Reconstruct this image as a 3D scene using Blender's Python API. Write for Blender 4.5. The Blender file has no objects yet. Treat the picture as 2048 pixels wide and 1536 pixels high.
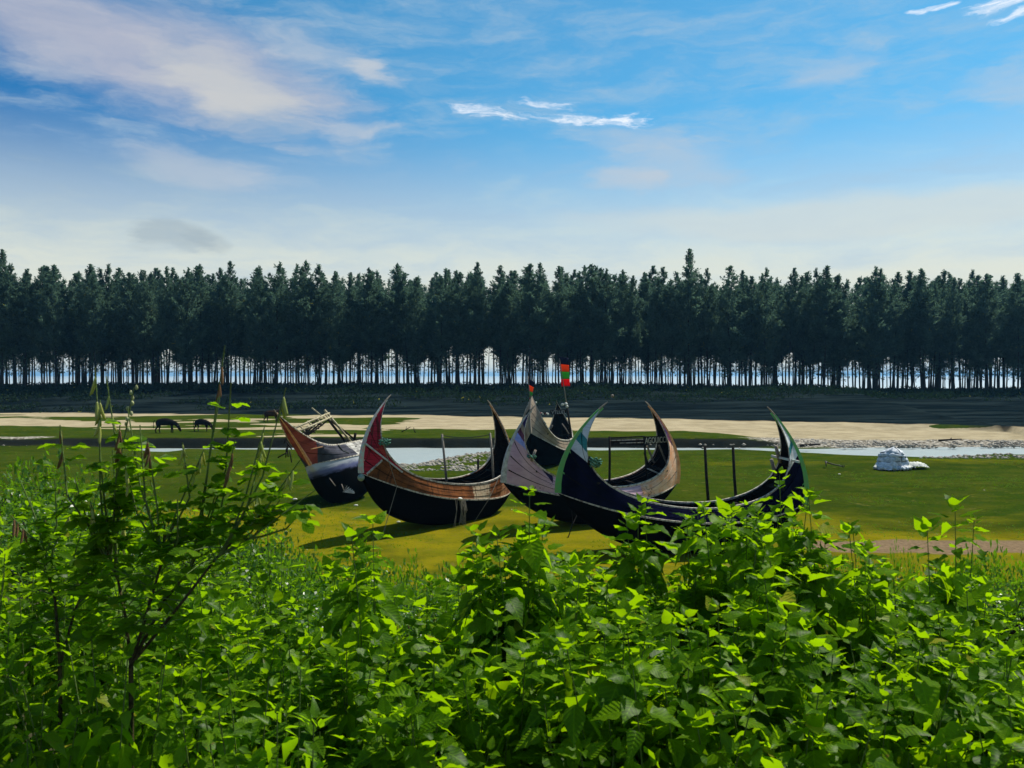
import bpy, math, random
import numpy as np
from mathutils import Vector, Matrix

R = math.radians
rnd = random.Random(7)
rng = np.random.default_rng(7)
scn = bpy.context.scene
col = scn.collection

# ------------------------------------------------------------------ camera
F, CX, CY, EYE = 1607.0, 1024.0, 768.0, 5.5          # focal length and centre for a 2048 x 1536 frame
PIT = math.atan(18.0 / F)
cam = bpy.data.cameras.new('camera')
cam.sensor_width = 36.0
cam.lens = 36.0 * F / 2048.0
cam.clip_start = 0.05
cam.clip_end = 20000
cam_o = bpy.data.objects.new('camera', cam)
cam_o.location = (0, 0, EYE)
cam_o.rotation_euler = (R(90) - PIT, 0, 0)
col.objects.link(cam_o)
scn.camera = cam_o
cam.dof.use_dof = True          # small lens: only the nearest leaves go slightly soft
cam.dof.focus_distance = 28.0
cam.dof.aperture_fstop = 11.0

# ------------------------------------------------------------------ light
SUN_AZ, SUN_EL = R(47), R(55)          # azimuth measured from +Y towards +X
SUN_STRENGTH, SKY_STRENGTH, EXPOSURE = 5.0, 0.10, 0.25
sun_dir = Vector((math.sin(SUN_AZ) * math.cos(SUN_EL), math.cos(SUN_AZ) * math.cos(SUN_EL), math.sin(SUN_EL)))
sun = bpy.data.lights.new('sun', 'SUN')
sun.energy = SUN_STRENGTH
sun.angle = R(0.53)
sun.color = (1.0, 0.94, 0.84)
sun_o = bpy.data.objects.new('sun', sun)
sun_o.rotation_euler = sun_dir.to_track_quat('Z', 'Y').to_euler()
sun_o.location = sun_dir * 60
col.objects.link(sun_o)

scn.render.engine = 'CYCLES'
cy = scn.cycles
cy.max_bounces, cy.diffuse_bounces, cy.glossy_bounces, cy.transmission_bounces, cy.volume_bounces = 4, 2, 2, 3, 0
vs = scn.view_settings
vs.view_transform = 'Standard'
vs.look = 'None'
vs.exposure = EXPOSURE
vs.gamma = 1.0
vs.use_curve_mapping = False


def where(u):
    for lim, w in ((300, 'at the left edge of the view'), (560, 'in line with the black cows'), (740, 'in line with the battered boat'), (900, 'in line with the rust boat bow'), (1030, 'in line with the rust boat stern'),
                   (1180, 'in line with the flags'), (1420, 'in line with the navy boat amidships'), (1640, 'in line with the navy boat stern'), (1880, 'in line with the white heap')):
        if u < lim:
            return w
    return 'at the right edge of the view'


class NT:
    """small helper round a node tree"""
    def __init__(s, tree):
        s.t = tree
        s.n = tree.nodes
        s.l = tree.links

    def node(s, typ, **kw):
        n = s.n.new(typ)
        for k, v in kw.items():
            setattr(n, k, v)
        return n

    def put(s, sock, v):
        if v is None:
            return
        if hasattr(v, 'is_linked'):
            s.l.new(v, sock)
        elif sock.type == 'RGBA' and len(v) == 3:
            sock.default_value = (*v, 1)
        else:
            sock.default_value = v

    def math(s, op, a, b=None, c=None, clamp=False):
        n = s.node('ShaderNodeMath', operation=op, use_clamp=clamp)
        for i, v in enumerate((a, b, c)):
            s.put(n.inputs[i], v)
        return n.outputs[0]

    def mix(s, f, a, b, blend='MIX'):
        n = s.node('ShaderNodeMix', data_type='RGBA', blend_type=blend)
        n.clamp_factor = True
        s.put(n.inputs[0], f)
        s.put(n.inputs[6], a)
        s.put(n.inputs[7], b)
        return n.outputs[2]

    def smooth(s, v, lo, hi, a=0.0, b=1.0):
        n = s.node('ShaderNodeMapRange', interpolation_type='SMOOTHSTEP')
        for i, x in enumerate((v, lo, hi, a, b)):
            s.put(n.inputs[i], x)
        return n.outputs[0]

    def noise(s, vec, scale, detail=4, rough=.55, dist=0.0, col=False):
        n = s.node('ShaderNodeTexNoise')
        s.put(n.inputs['Vector'], vec)
        n.inputs['Scale'].default_value = scale
        n.inputs['Detail'].default_value = detail
        n.inputs['Roughness'].default_value = rough
        n.inputs['Distortion'].default_value = dist
        return n.outputs['Color' if col else 'Fac']

    def mapping(s, vec, loc=(0, 0, 0), rot=(0, 0, 0), scale=(1, 1, 1), typ='POINT'):
        n = s.node('ShaderNodeMapping', vector_type=typ)
        s.put(n.inputs['Vector'], vec)
        n.inputs['Location'].default_value = loc
        n.inputs['Rotation'].default_value = rot
        n.inputs['Scale'].default_value = scale
        return n.outputs[0]

    def vmath(s, op, a, b=None):
        n = s.node('ShaderNodeVectorMath', operation=op)
        s.put(n.inputs[0], a)
        s.put(n.inputs[1], b)
        return n.outputs[1 if op in ('LENGTH', 'DOT_PRODUCT') else 0]

    def combine(s, x, y, z=0.0):
        n = s.node('ShaderNodeCombineXYZ')
        for i, v in enumerate((x, y, z)):
            s.put(n.inputs[i], v)
        return n.outputs[0]

    def sep(s, v):
        n = s.node('ShaderNodeSeparateXYZ')
        s.put(n.inputs[0], v)
        return n.outputs


# ------------------------------------------------------------------ sky
def px_angles(u, v):
    d = Vector(((u - CX) / F, 1.0, (CY - v) / F))
    y = d.y * math.cos(PIT) + d.z * math.sin(PIT)
    z = -d.y * math.sin(PIT) + d.z * math.cos(PIT)
    d = Vector((d.x, y, z)).normalized()
    return math.atan2(d.x, d.y), math.asin(d.z)


world = bpy.data.worlds.new('World')
scn.world = world
world.use_nodes = True
N = NT(world.node_tree)
N.n.clear()
sky = N.node('ShaderNodeTexSky', sky_type='NISHITA')
sky.sun_disc = False
sky.sun_elevation = SUN_EL
sky.sun_rotation = SUN_AZ
sky.altitude = 0
sky.air_density = 1.0
sky.dust_density = 0.6
sky.ozone_density = 2.0
tc = N.node('ShaderNodeTexCoord')
sx, sy, sz = N.sep(tc.outputs['Generated'])
az = N.math('ARCTAN2', sx, sy)
el = N.math('ARCSINE', sz)
ang = N.combine(az, el, 0.0)
warp = N.noise(N.mapping(ang, scale=(3.0, 9.0, 1)), 1.6, 5, .6, col=True)
warp = N.vmath('SUBTRACT', warp, (0.5, 0.5, 0.5))
warp = N.vmath('MULTIPLY', warp, (0.20, 0.055, 0.0))
wang = N.vmath('ADD', ang, warp)
streak = N.noise(N.mapping(wang, rot=(0, 0, R(-12)), scale=(3.2, 13.0, 1)), 2.2, 7, .62)
fine = N.noise(N.mapping(wang, rot=(0, 0, R(10)), scale=(22.0, 95.0, 1)), 1.7, 8, .66)
# deeper blue overhead, pale cream towards the horizon (all round)
base = N.node('ShaderNodeHueSaturation')
base.inputs['Saturation'].default_value = 1.0
N.put(base.inputs['Color'], sky.outputs[0])
sund = N.vmath('DOT_PRODUCT', tc.outputs['Generated'], tuple(sun_dir))
tint = N.mix(N.smooth(sund, .26, .66), (.03, .46, .80), (.34, .92, 1.06))
tint = N.mix(N.smooth(el, R(3), R(19)), (1.0, 1.0, 1.0), tint)
blue = N.mix(1.0, base.outputs[0], tint, 'MULTIPLY')
CLOUD = (4.9, 5.2, 5.6)
hz = N.math('ADD', el, N.math('MULTIPLY', N.math('SUBTRACT', streak, 0.5), 0.14))
hfac = N.smooth(hz, R(4.5), R(16.8), 0.96, 0.0)
skyc = N.mix(hfac, blue, N.mix(N.smooth(el, R(4), R(13)), (6.6, 6.7, 5.7), (5.6, 6.2, 5.7)))
# thin high veil everywhere
veil = N.math('MULTIPLY', N.smooth(streak, .38, .78), .55)
skyc = N.mix(veil, skyc, (4.0, 5.0, 5.8))


def cloud(u, v, wu, wv, rot=0.0, amt=1.0, src=None, k=0.9, lo=0.25, hi=0.95, colr=CLOUD):
    """a soft ellipse of cloud at a direction, broken up by the streak noise"""
    global skyc
    a, e = px_angles(u, v)
    p = N.mapping(wang, loc=(a, e, 0), rot=(0, 0, R(rot)), scale=(wu / F, wv / F, 1), typ='TEXTURE')
    m = N.smooth(N.vmath('LENGTH', p), 1.0, 0.0)
    m = N.math('ADD', m, N.math('MULTIPLY', N.math('SUBTRACT', src or streak, 0.5), k))
    m = N.math('MULTIPLY', N.smooth(m, lo, hi), amt)
    skyc = N.mix(m, skyc, colr)


LAV = (4.2, 4.25, 5.0)
cloud(120, 60, 520, 150, -16, .75, None, .8, .15, 1.1, LAV)
cloud(430, 130, 480, 170, -14, .72, None, .9, .15, 1.1, LAV)
cloud(450, 180, 300, 110, -20, .85, None, .9, .25, 1.0, (5.1, 5.2, 5.2))
cloud(640, 100, 260, 60, -14, .5, None, 1.0, .2, 1.0)
cloud(755, 145, 120, 40, -20, .7, None, 1.0, .25, 1.0)
cloud(400, 330, 260, 60, -5, .50)
cloud(690, 255, 180, 34, 0, .50)
cloud(1320, 310, 330, 110, -14, .40, None, .9, .2, 1.0)
cloud(1250, 360, 170, 45, 0, .55)
cloud(1650, 140, 220, 60, 10, .42, None, .9, .2, 1.0)
cloud(2030, 160, 180, 70, 0, .35)
cloud(1750, 430, 1000, 70, -2, .62, None, .6, .2, .8, (5.6, 6.1, 5.9))
WISP = (8.6, 8.8, 9.2)
cloud(985, 232, 150, 30, -8, 1.0, fine, 2.0, .44, 1.5, WISP)
cloud(1130, 240, 190, 30, -2, 1.0, fine, 2.0, .44, 1.5, WISP)
cloud(1250, 236, 150, 36, 0, 1.0, fine, 2.0, .46, 1.5, WISP)
cloud(1100, 208, 90, 16, 0, .8, fine, 2.0, .5, 1.5, WISP)
cloud(2015, 2, 90, 26, 0, .95, fine, 1.8, .38, 1.3, WISP)
cloud(2040, 32, 70, 16, 0, 1.0, fine, 1.8, .4, 1.4, WISP)
cloud(1890, 0, 70, 12, 0, 1.0, fine, 1.8, .4, 1.4, WISP)
cloud(330, 465, 110, 55, -4, .50, streak, .7, .2, .7, (2.9, 3.6, 4.1))
cloud(390, 480, 90, 30, -4, .40, streak, .7, .2, .7, (3.0, 3.7, 4.2))
bg = N.node('ShaderNodeBackground')
N.put(bg.inputs['Color'], skyc)
bg.inputs['Strength'].default_value = SKY_STRENGTH
N.l.new(bg.outputs[0], N.node('ShaderNodeOutputWorld').inputs[0])


# ------------------------------------------------------------------ helpers
def ray(u, v):
    x, zc = (u - CX) / F, (CY - v) / F
    return Vector((x, math.cos(PIT) + zc * math.sin(PIT), -math.sin(PIT) + zc * math.cos(PIT)))


def at(u, v, Y):
    d = ray(u, v)
    k = Y / d.y
    return Vector((d.x * k, Y, EYE + d.z * k))


def on_ground(u, v, z=0.0):
    d = ray(u, v)
    k = (z - EYE) / d.z
    return Vector((d.x * k, d.y * k, z))


def project(P):
    P = np.asarray(P, float)
    z = P[..., 2] - EYE
    yc = P[..., 1] * math.cos(PIT) - z * math.sin(PIT)
    zc = P[..., 1] * math.sin(PIT) + z * math.cos(PIT)
    return CX + F * P[..., 0] / yc, CY - F * zc / yc, yc


def lattice_noise(x, y, seed=0):
    x = np.asarray(x, float)
    y = np.asarray(y, float)
    xi, yi = np.floor(x).astype(np.int64), np.floor(y).astype(np.int64)
    fx, fy = x - xi, y - yi
    fx = fx * fx * (3 - 2 * fx)
    fy = fy * fy * (3 - 2 * fy)

    def h(a, b):
        n = (a * 374761393 + b * 668265263 + seed * 1442695041) & 0xffffffff
        n = ((n ^ (n >> 13)) * 1274126177) & 0xffffffff
        return ((n ^ (n >> 16)) & 0xffff) / 65535.0
    return (h(xi, yi) * (1 - fx) + h(xi + 1, yi) * fx) * (1 - fy) + (h(xi, yi + 1) * (1 - fx) + h(xi + 1, yi + 1) * fx) * fy


def fbm(x, y, seed=0, oct=4):
    s, a, t = 0, 1.0, 0
    for i in range(oct):
        s = s + a * lattice_noise(np.asarray(x) * 2 ** i, np.asarray(y) * 2 ** i, seed + i)
        t += a
        a *= .5
    return s / t


def sst(x, a, b):
    t = np.clip((np.asarray(x, float) - a) / (b - a), 0, 1)
    return t * t * (3 - 2 * t)


def link(name, me, mat=None, parent=None, loc=None):
    o = bpy.data.objects.new(name, me)
    if mat is not None and me is not None and not me.materials:
        for m in (mat if isinstance(mat, (list, tuple)) else [mat]):
            me.materials.append(m)
    if parent is not None:
        o.parent = parent
    if loc is not None:
        o.location = loc
    col.objects.link(o)
    return o


def tag(o, label=None, cat=None, group=None, kind=None):
    if label:
        o['label'] = label
    if cat:
        o['category'] = cat
    if group:
        o['group'] = group
    if kind:
        o['kind'] = kind
    return o


def empty(name, loc=(0, 0, 0), rot=None):
    o = bpy.data.objects.new(name, None)
    o.empty_display_size = .2
    o.location = loc
    if rot is not None:
        o.rotation_euler = rot
    col.objects.link(o)
    return o


def mesh_np(name, V, Fq, smooth=False):
    """mesh from numpy arrays; Fq is an (n, k) array of equal-sized faces"""
    V = np.asarray(V, np.float32)
    Fq = np.asarray(Fq, np.int32)
    me = bpy.data.meshes.new(name)
    n, k = Fq.shape
    me.vertices.add(len(V))
    me.vertices.foreach_set('co', V.ravel())
    me.loops.add(n * k)
    me.loops.foreach_set('vertex_index', Fq.ravel())
    me.polygons.add(n)
    me.polygons.foreach_set('loop_start', np.arange(n, dtype=np.int32) * k)
    if smooth:
        me.polygons.foreach_set('use_smooth', np.ones(n, bool))
    me.update(calc_edges=True)
    return me


class MB:
    """collects boxes, tubes and free faces into one mesh"""
    def __init__(s):
        s.v, s.f, s.mi = [], [], []

    def face(s, *idx, m=0):
        s.f.append(tuple(idx))
        s.mi.append(m)

    def add(s, pts):
        b = len(s.v)
        s.v += [tuple(p) for p in pts]
        return b

    def box(s, c, size, rot=None):
        M = rot or Matrix.Identity(3)
        c = Vector(c)
        b = s.add([c + M @ Vector((sx * size[0] / 2, sy * size[1] / 2, sz * size[2] / 2)) for sx in (-1, 1) for sy in (-1, 1) for sz in (-1, 1)])
        for q in ((0, 1, 3, 2), (4, 6, 7, 5), (0, 4, 5, 1), (2, 3, 7, 6), (0, 2, 6, 4), (1, 5, 7, 3)):
            s.face(*[b + i for i in q])
        return s

    def beam(s, p, q, w, h=None, up=(0, 0, 1)):
        p, q = Vector(p), Vector(q)
        d = (q - p)
        x = d.normalized()
        y = Vector(up).cross(x)
        if y.length < 1e-4:
            y = Vector((0, 1, 0)).cross(x)
        y.normalize()
        z = x.cross(y)
        M = Matrix((x, y, z)).transposed()
        return s.box((p + q) / 2, (d.length, w, h or w), M)

    def tube(s, pts, rad, n=6, cap=True):
        pts = [Vector(p) for p in pts]
        rad = rad if isinstance(rad, (list, tuple)) else [rad] * len(pts)
        rings = []
        t0 = None
        for i, p in enumerate(pts):
            t = (pts[min(i + 1, len(pts) - 1)] - pts[max(i - 1, 0)]).normalized()
            if t0 is None:
                nrm = t.orthogonal().normalized()
            else:
                nrm = (nrm - t * nrm.dot(t))
                nrm = nrm.normalized() if nrm.length > 1e-5 else t.orthogonal().normalized()
            t0 = t
            bn = t.cross(nrm)
            rings.append(s.add([p + (nrm * math.cos(2 * math.pi * k / n) + bn * math.sin(2 * math.pi * k / n)) * rad[i] for k in range(n)]))
        for a, b in zip(rings, rings[1:]):
            for k in range(n):
                s.face(a + k, a + (k + 1) % n, b + (k + 1) % n, b + k)
        if cap:
            s.face(*[rings[0] + k for k in range(n)][::-1])
            s.face(*[rings[-1] + k for k in range(n)])
        return s

    def ball(s, c, r, nu=8, nv=5, sq=(1, 1, 1)):
        c = Vector(c)
        top = s.add([c + Vector((0, 0, r * sq[2]))])
        rings = []
        for j in range(1, nv):
            th = math.pi * j / nv
            rings.append(s.add([c + Vector((r * sq[0] * math.sin(th) * math.cos(2 * math.pi * k / nu), r * sq[1] * math.sin(th) * math.sin(2 * math.pi * k / nu), r * sq[2] * math.cos(th))) for k in range(nu)]))
        bot = s.add([c - Vector((0, 0, r * sq[2]))])
        for k in range(nu):
            s.face(top, rings[0] + k, rings[0] + (k + 1) % nu)
            s.face(bot, rings[-1] + (k + 1) % nu, rings[-1] + k)
        for a, b in zip(rings, rings[1:]):
            for k in range(nu):
                s.face(a + k, b + k, b + (k + 1) % nu, a + (k + 1) % nu)
        return s

    def mesh(s, name, smooth=False):
        me = bpy.data.meshes.new(name)
        me.from_pydata(s.v, [], s.f)
        if any(s.mi):
            me.polygons.foreach_set('material_index', s.mi)
        if smooth:
            me.polygons.foreach_set('use_smooth', [True] * len(s.f))
        me.update()
        return me

    def build(s, name, mat, parent=None, smooth=False):
        return link(name, s.mesh(name, smooth), mat, parent)


# ------------------------------------------------------------------ materials
def new_mat(name):
    m = bpy.data.materials.new(name)
    m.use_nodes = True
    T = NT(m.node_tree)
    T.n.clear()
    return m, T


def finish(T, shader):
    T.l.new(shader, T.node('ShaderNodeOutputMaterial').inputs[0])


def principled(T, colr, rough=.6, spec=.4, bump=None, bdist=.02, bstr=1.0, metal=0.0):
    if spec <= 0:          # dry matt surface
        p = T.node('ShaderNodeBsdfDiffuse')
        T.put(p.inputs['Color'], colr)
        if bump is not None:
            b = T.node('ShaderNodeBump')
            b.inputs['Strength'].default_value = bstr
            b.inputs['Distance'].default_value = bdist
            T.put(b.inputs['Height'], bump)
            T.l.new(b.outputs[0], p.inputs['Normal'])
        return p.outputs[0]
    p = T.node('ShaderNodeBsdfPrincipled')
    T.put(p.inputs['Base Color'], colr)
    T.put(p.inputs['Roughness'], rough)
    T.put(p.inputs['Specular IOR Level'], spec)
    p.inputs['Metallic'].default_value = metal
    if bump is not None:
        b = T.node('ShaderNodeBump')
        b.inputs['Strength'].default_value = bstr
        b.inputs['Distance'].default_value = bdist
        T.put(b.inputs['Height'], bump)
        T.l.new(b.outputs[0], p.inputs['Normal'])
    return p.outputs[0]


def plain(name, c1, c2=None, scale=6.0, rough=.7, spec=.3, stretch=(1, 1, 1), bd=.01, lo=.35, hi=.65, metal=0.0):
    """two-tone weathered surface in object space"""
    m, T = new_mat(name)
    t = T.node('ShaderNodeTexCoord')
    v = T.mapping(t.outputs['Object'], scale=stretch)
    n = T.noise(v, scale, 6, .6)
    c = T.mix(T.smooth(n, lo, hi), c1, c2 or tuple(x * .6 for x in c1))
    finish(T, principled(T, c, rough, spec, n, bd, metal=metal))
    return m


def leaf_mat(name, top, young, under, trans, rough=.42, spec=.45, tr=.42, veins=False, clump=0.0):
    m, T = new_mat(name)
    oi = T.node('ShaderNodeObjectInfo')
    ge = T.node('ShaderNodeNewGeometry')
    r = T.math('FRACT', T.math('ADD', T.math('MULTIPLY', ge.outputs['Random Per Island'], 3.7), T.math('MULTIPLY', oi.outputs['Random'], 5.3)))
    n = T.noise(ge.outputs['Position'], 45.0 if veins else 3.0, 3)
    c = T.mix(T.smooth(r, .25, .95), top, young)
    c = T.mix(T.smooth(n, .45, .8), c, tuple(x * .6 for x in top))
    if clump:
        cl = T.noise(ge.outputs['Position'], clump, 3, .6)
        c = T.mix(T.smooth(cl, .36, .62), tuple(x * .55 for x in top), c)
    c = T.mix(T.smooth(r, .984, .99), c, (.26, .24, .02))
    hgt = n
    if veins:
        uv = T.node('ShaderNodeUVMap')
        uv.uv_map = 'blade'
        ux, uy, _ = T.sep(uv.outputs[0])
        ay = T.math('ABSOLUTE', uy)
        mid = T.smooth(ay, .022, .004)
        w = T.math('SINE', T.math('MULTIPLY', T.math('SUBTRACT', ux, T.math('MULTIPLY', ay, .9)), 46.0))
        vein = T.math('MAXIMUM', mid, T.math('MULTIPLY', T.smooth(w, .86, .99), .7))
        c = T.mix(T.math('MULTIPLY', vein, .45), c, tuple(min(1, x * 2.2) for x in young))
        # chewed and browned margins on some leaves
        spot = T.math('MULTIPLY', T.smooth(T.noise(ge.outputs['Position'], 70.0, 2), .66, .72), T.smooth(r, .55, .6))
        c = T.mix(spot, c, (.13, .085, .02))
        hgt = T.math('ADD', T.math('MULTIPLY', w, .5), T.math('MULTIPLY', n, .4))
    c = T.mix(ge.outputs['Backfacing'], c, under)
    p = principled(T, c, rough, 0, hgt, .002 if not veins else .0016)
    if spec > 0:
        gl = T.node('ShaderNodeBsdfGlossy')
        gl.inputs['Roughness'].default_value = rough
        ms = T.node('ShaderNodeMixShader')
        ms.inputs[0].default_value = spec * .2
        T.l.new(p, ms.inputs[1])
        T.l.new(gl.outputs[0], ms.inputs[2])
        p = ms.outputs[0]
    d = T.node('ShaderNodeBsdfTranslucent')
    T.put(d.inputs['Color'], T.mix(T.smooth(r, .2, .9), trans, tuple(min(1, x * 1.3) for x in trans)))
    mx = T.node('ShaderNodeMixShader')
    mx.inputs[0].default_value = tr
    T.l.new(p, mx.inputs[1])
    T.l.new(d.outputs[0], mx.inputs[2])
    finish(T, mx.outputs[0])
    return m


M = {}
M['leaf'] = leaf_mat('leaf_broad', (.032, .090, .002), (.105, .200, .003), (.036, .095, .003), (.35, .60, .002), rough=.40, spec=.05, tr=.43, veins=True)
M['leaf_pea'] = leaf_mat('leaf_pea', (.040, .100, .003), (.085, .17, .004), (.055, .125, .006), (.30, .54, .003), rough=.40, spec=.07, tr=.46, veins=True)
M['leaf_small'] = leaf_mat('leaf_small', (.030, .092, .003), (.060, .145, .004), (.04, .10, .008), (.17, .36, .004), rough=.32, spec=.25, tr=.40)
M['needle'] = leaf_mat('needle', (.056, .104, .080), (.150, .220, .145), (.072, .125, .092), (.10, .18, .11), rough=.7, spec=0, tr=.38, clump=.45)
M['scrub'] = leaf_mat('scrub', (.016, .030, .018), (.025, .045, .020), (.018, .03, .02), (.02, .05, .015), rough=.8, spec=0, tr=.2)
M['bark'] = plain('bark', (.045, .040, .036), (.022, .020, .020), 4, .9, 0, (6, 6, .8), .02)
M['stem'] = plain('stem', (.10, .17, .03), (.07, .10, .02), 30, .7, .25)
M['woody'] = plain('woody_stem', (.085, .070, .032), (.035, .032, .018), 60, .8, 0)
M['pod'] = leaf_mat('pod', (.36, .42, .06), (.52, .50, .10), (.36, .42, .06), (.45, .5, .05), tr=.3)
M['dry_pod'] = plain('dry_pod', (.44, .25, .10), (.24, .12, .05), 60, .8, .2)
M['bloom'] = plain('bloom', (.45, .45, .22), (.3, .34, .12), 60, .6, .3)
M['tar'] = plain('tarred_hull', (.0026, .0023, .0021), (.0065, .0055, .005), 3, .85, 0, (1, 1, 2.5), .012, .5, .8)
M['inside'] = plain('hull_inside', (.016, .012, .010), (.008, .006, .006), 5, .85, 0, (.6, 3, 3))
M['weathered'] = plain('weathered_wood', (.33, .29, .23), (.17, .14, .11), 9, .85, .15, (.7, 4, 4))
M['pale_rail'] = plain('pale_rail', (.62, .57, .46), (.20, .16, .12), 11, .8, .2, (1, 1, 1), .004, .42, .62)
M['bamboo'] = plain('bamboo', (.46, .40, .24), (.24, .20, .11), 8, .6, .3)
M['dark_wood'] = plain('dark_wood', (.040, .034, .029), (.018, .016, .014), 9, .85, 0)
M['green_trim'] = plain('green_trim', (.10, .42, .11), (.16, .36, .10), 7, .6, .3)
M['mint_trim'] = plain('mint_trim', (.45, .62, .54), (.62, .40, .36), 9, .65, .3)
M['red_trim'] = plain('red_trim', (.26, .035, .04), (.14, .02, .03), 8, .65, .3)
M['orange_trim'] = plain('orange_trim', (.80, .42, .18), (.60, .26, .11), 8, .65, .3)
M['grey_trim'] = plain('grey_trim', (.58, .58, .53), (.36, .34, .30), 9, .7, .3)
M['rope'] = plain('rope', (.26, .24, .18), (.14, .12, .09), 50, .9, .1)
M['dark_rope'] = plain('dark_rope', (.03, .035, .03), (.05, .06, .05), 50, .9, .1)
M['green_net'] = plain('green_net', (.035, .12, .08), (.10, .24, .18), 30, .9, .1)
M['buoy'] = plain('buoy', (.75, .74, .64), (.55, .52, .42), 12, .5, .4)
M['green_buoy'] = plain('green_buoy', (.12, .22, .18), (.30, .36, .30), 12, .5, .4)
M['flag_orange'] = leaf_mat('flag_orange', (.95, .13, .010), (.95, .14, .010), (.95, .13, .010), (.95, .16, .01), rough=.8, spec=.05, tr=.5)
M['flag_green'] = leaf_mat('flag_green', (.07, .30, .05), (.08, .30, .05), (.07, .30, .05), (.10, .45, .06), rough=.8, spec=.05, tr=.5)
M['flag_red'] = leaf_mat('flag_red', (.90, .010, .008), (.90, .012, .008), (.90, .010, .008), (.95, .012, .01), rough=.8, spec=.05, tr=.5)
M['flag_navy'] = plain('flag_navy', (.008, .010, .03), (.012, .014, .04), 6, .8, .1)
M['sackcloth'] = plain('sackcloth', (.74, .76, .78), (.42, .46, .48), 5, .75, .25, (1, 1, 1.5), .015)
M['white_sheet'] = plain('white_sheet', (.62, .62, .52), (.34, .38, .36), 7, .6, .3)
M['iron'] = plain('rusty_iron', (.035, .025, .020), (.016, .013, .012), 14, .7, .4)
M['cow'] = plain('cow_hide', (.010, .009, .009), (.016, .013, .012), 3, .6, 0)
M['brown_cow'] = plain('brown_cow_hide', (.055, .028, .016), (.030, .016, .010), 3, .6, 0)
M['horn'] = plain('horn', (.10, .09, .075), (.05, .045, .04), 12, .5, .4)
M['stone'] = plain('stone', (.40, .36, .29), (.22, .20, .16), 3, .9, .2)
M['lettering'] = plain('lettering', (.62, .60, .46), (.45, .42, .30), 30, .7, .2)


def paint_mat(name, base, base2, zones, peel=None, peel_amt=0.0, grain=(.5, 7.0), rough=.6, patch=None):
    """painted planks; UV holds the boat's side view (metres), zones are (p, q, colour, colour2): painted on the left of the line p->q"""
    m, T = new_mat(name)
    uv = T.node('ShaderNodeUVMap')
    uv.uv_map = 'side'
    ux, uz, _ = T.sep(uv.outputs[0])
    st = T.noise(T.mapping(uv.outputs[0], scale=(grain[0], grain[1], 1)), 3.0, 6, .65)
    bl = T.noise(uv.outputs[0], 2.3, 5, .6)
    c = T.mix(T.smooth(bl, .35, .68), base, base2)
    if patch:
        (x0, x1, z0, z1, pc) = patch
        n2 = T.noise(T.mapping(uv.outputs[0], scale=(1.2, 9, 1)), 4, 5, .7)
        f = T.math('MULTIPLY', T.math('MULTIPLY', T.smooth(ux, x0 - .25, x0 + .1), T.smooth(ux, x1 + .2, x1 - .1)), T.math('MULTIPLY', T.smooth(uz, z0 - .05, z0 + .05), T.smooth(uz, z1 + .05, z1 - .05)))
        c = T.mix(T.smooth(T.math('ADD', f, T.math('MULTIPLY', T.math('SUBTRACT', n2, .5), 1.1)), .75, .95), c, pc)
    first = {}
    for p, q, ca, cb in zones:
        dx, dz = q[0] - p[0], q[1] - p[1]
        L = math.hypot(dx, dz)
        a, b = -dz / L, dx / L
        d = T.math('ADD', T.math('ADD', T.math('MULTIPLY', ux, a), T.math('MULTIPLY', uz, b)), -(a * p[0] + b * p[1]))
        d = T.math('ADD', d, T.math('MULTIPLY', T.math('SUBTRACT', bl, .5), .03))
        f = T.smooth(d, -.006, .006)
        if abs(p[0]) > 2.2:
            k_ = p[0] > 0
            if k_ in first:
                f = T.math('MULTIPLY', f, first[k_])
            f = T.math('MULTIPLY', f, T.smooth(T.math('MULTIPLY', ux, math.copysign(1, p[0])), 2.30, 2.34))
            first.setdefault(k_, f)
        c = T.mix(f, c, T.mix(T.smooth(bl, .38, .66), ca, cb))
    c = T.mix(T.math('MULTIPLY', T.smooth(st, .52, .75), .45), c, tuple(x * .35 for x in base2))
    if peel:
        pn = T.noise(T.mapping(uv.outputs[0], scale=(1.0, 1.6, 1)), 9.0, 4, .7)
        big = T.noise(uv.outputs[0], 1.1, 3)
        low = T.smooth(uz, peel[1], peel[0])
        f = T.math('ADD', T.math('ADD', pn, T.math('MULTIPLY', low, peel_amt)), T.math('MULTIPLY', T.math('SUBTRACT', big, .5), .5))
        c = T.mix(T.smooth(f, .80, .84), c, (.020, .016, .015))
    finish(T, principled(T, c, rough, 0, T.math('ADD', st, T.math('MULTIPLY', bl, .5)), .012))
    return m


WH, WH2 = (.74, .76, .74), (.62, .64, .64)
TEAL, TEAL2 = (.05, .24, .24), (.035, .17, .19)
NAVY, NAVY2 = (.007, .0065, .024), (.003, .003, .009)

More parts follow.
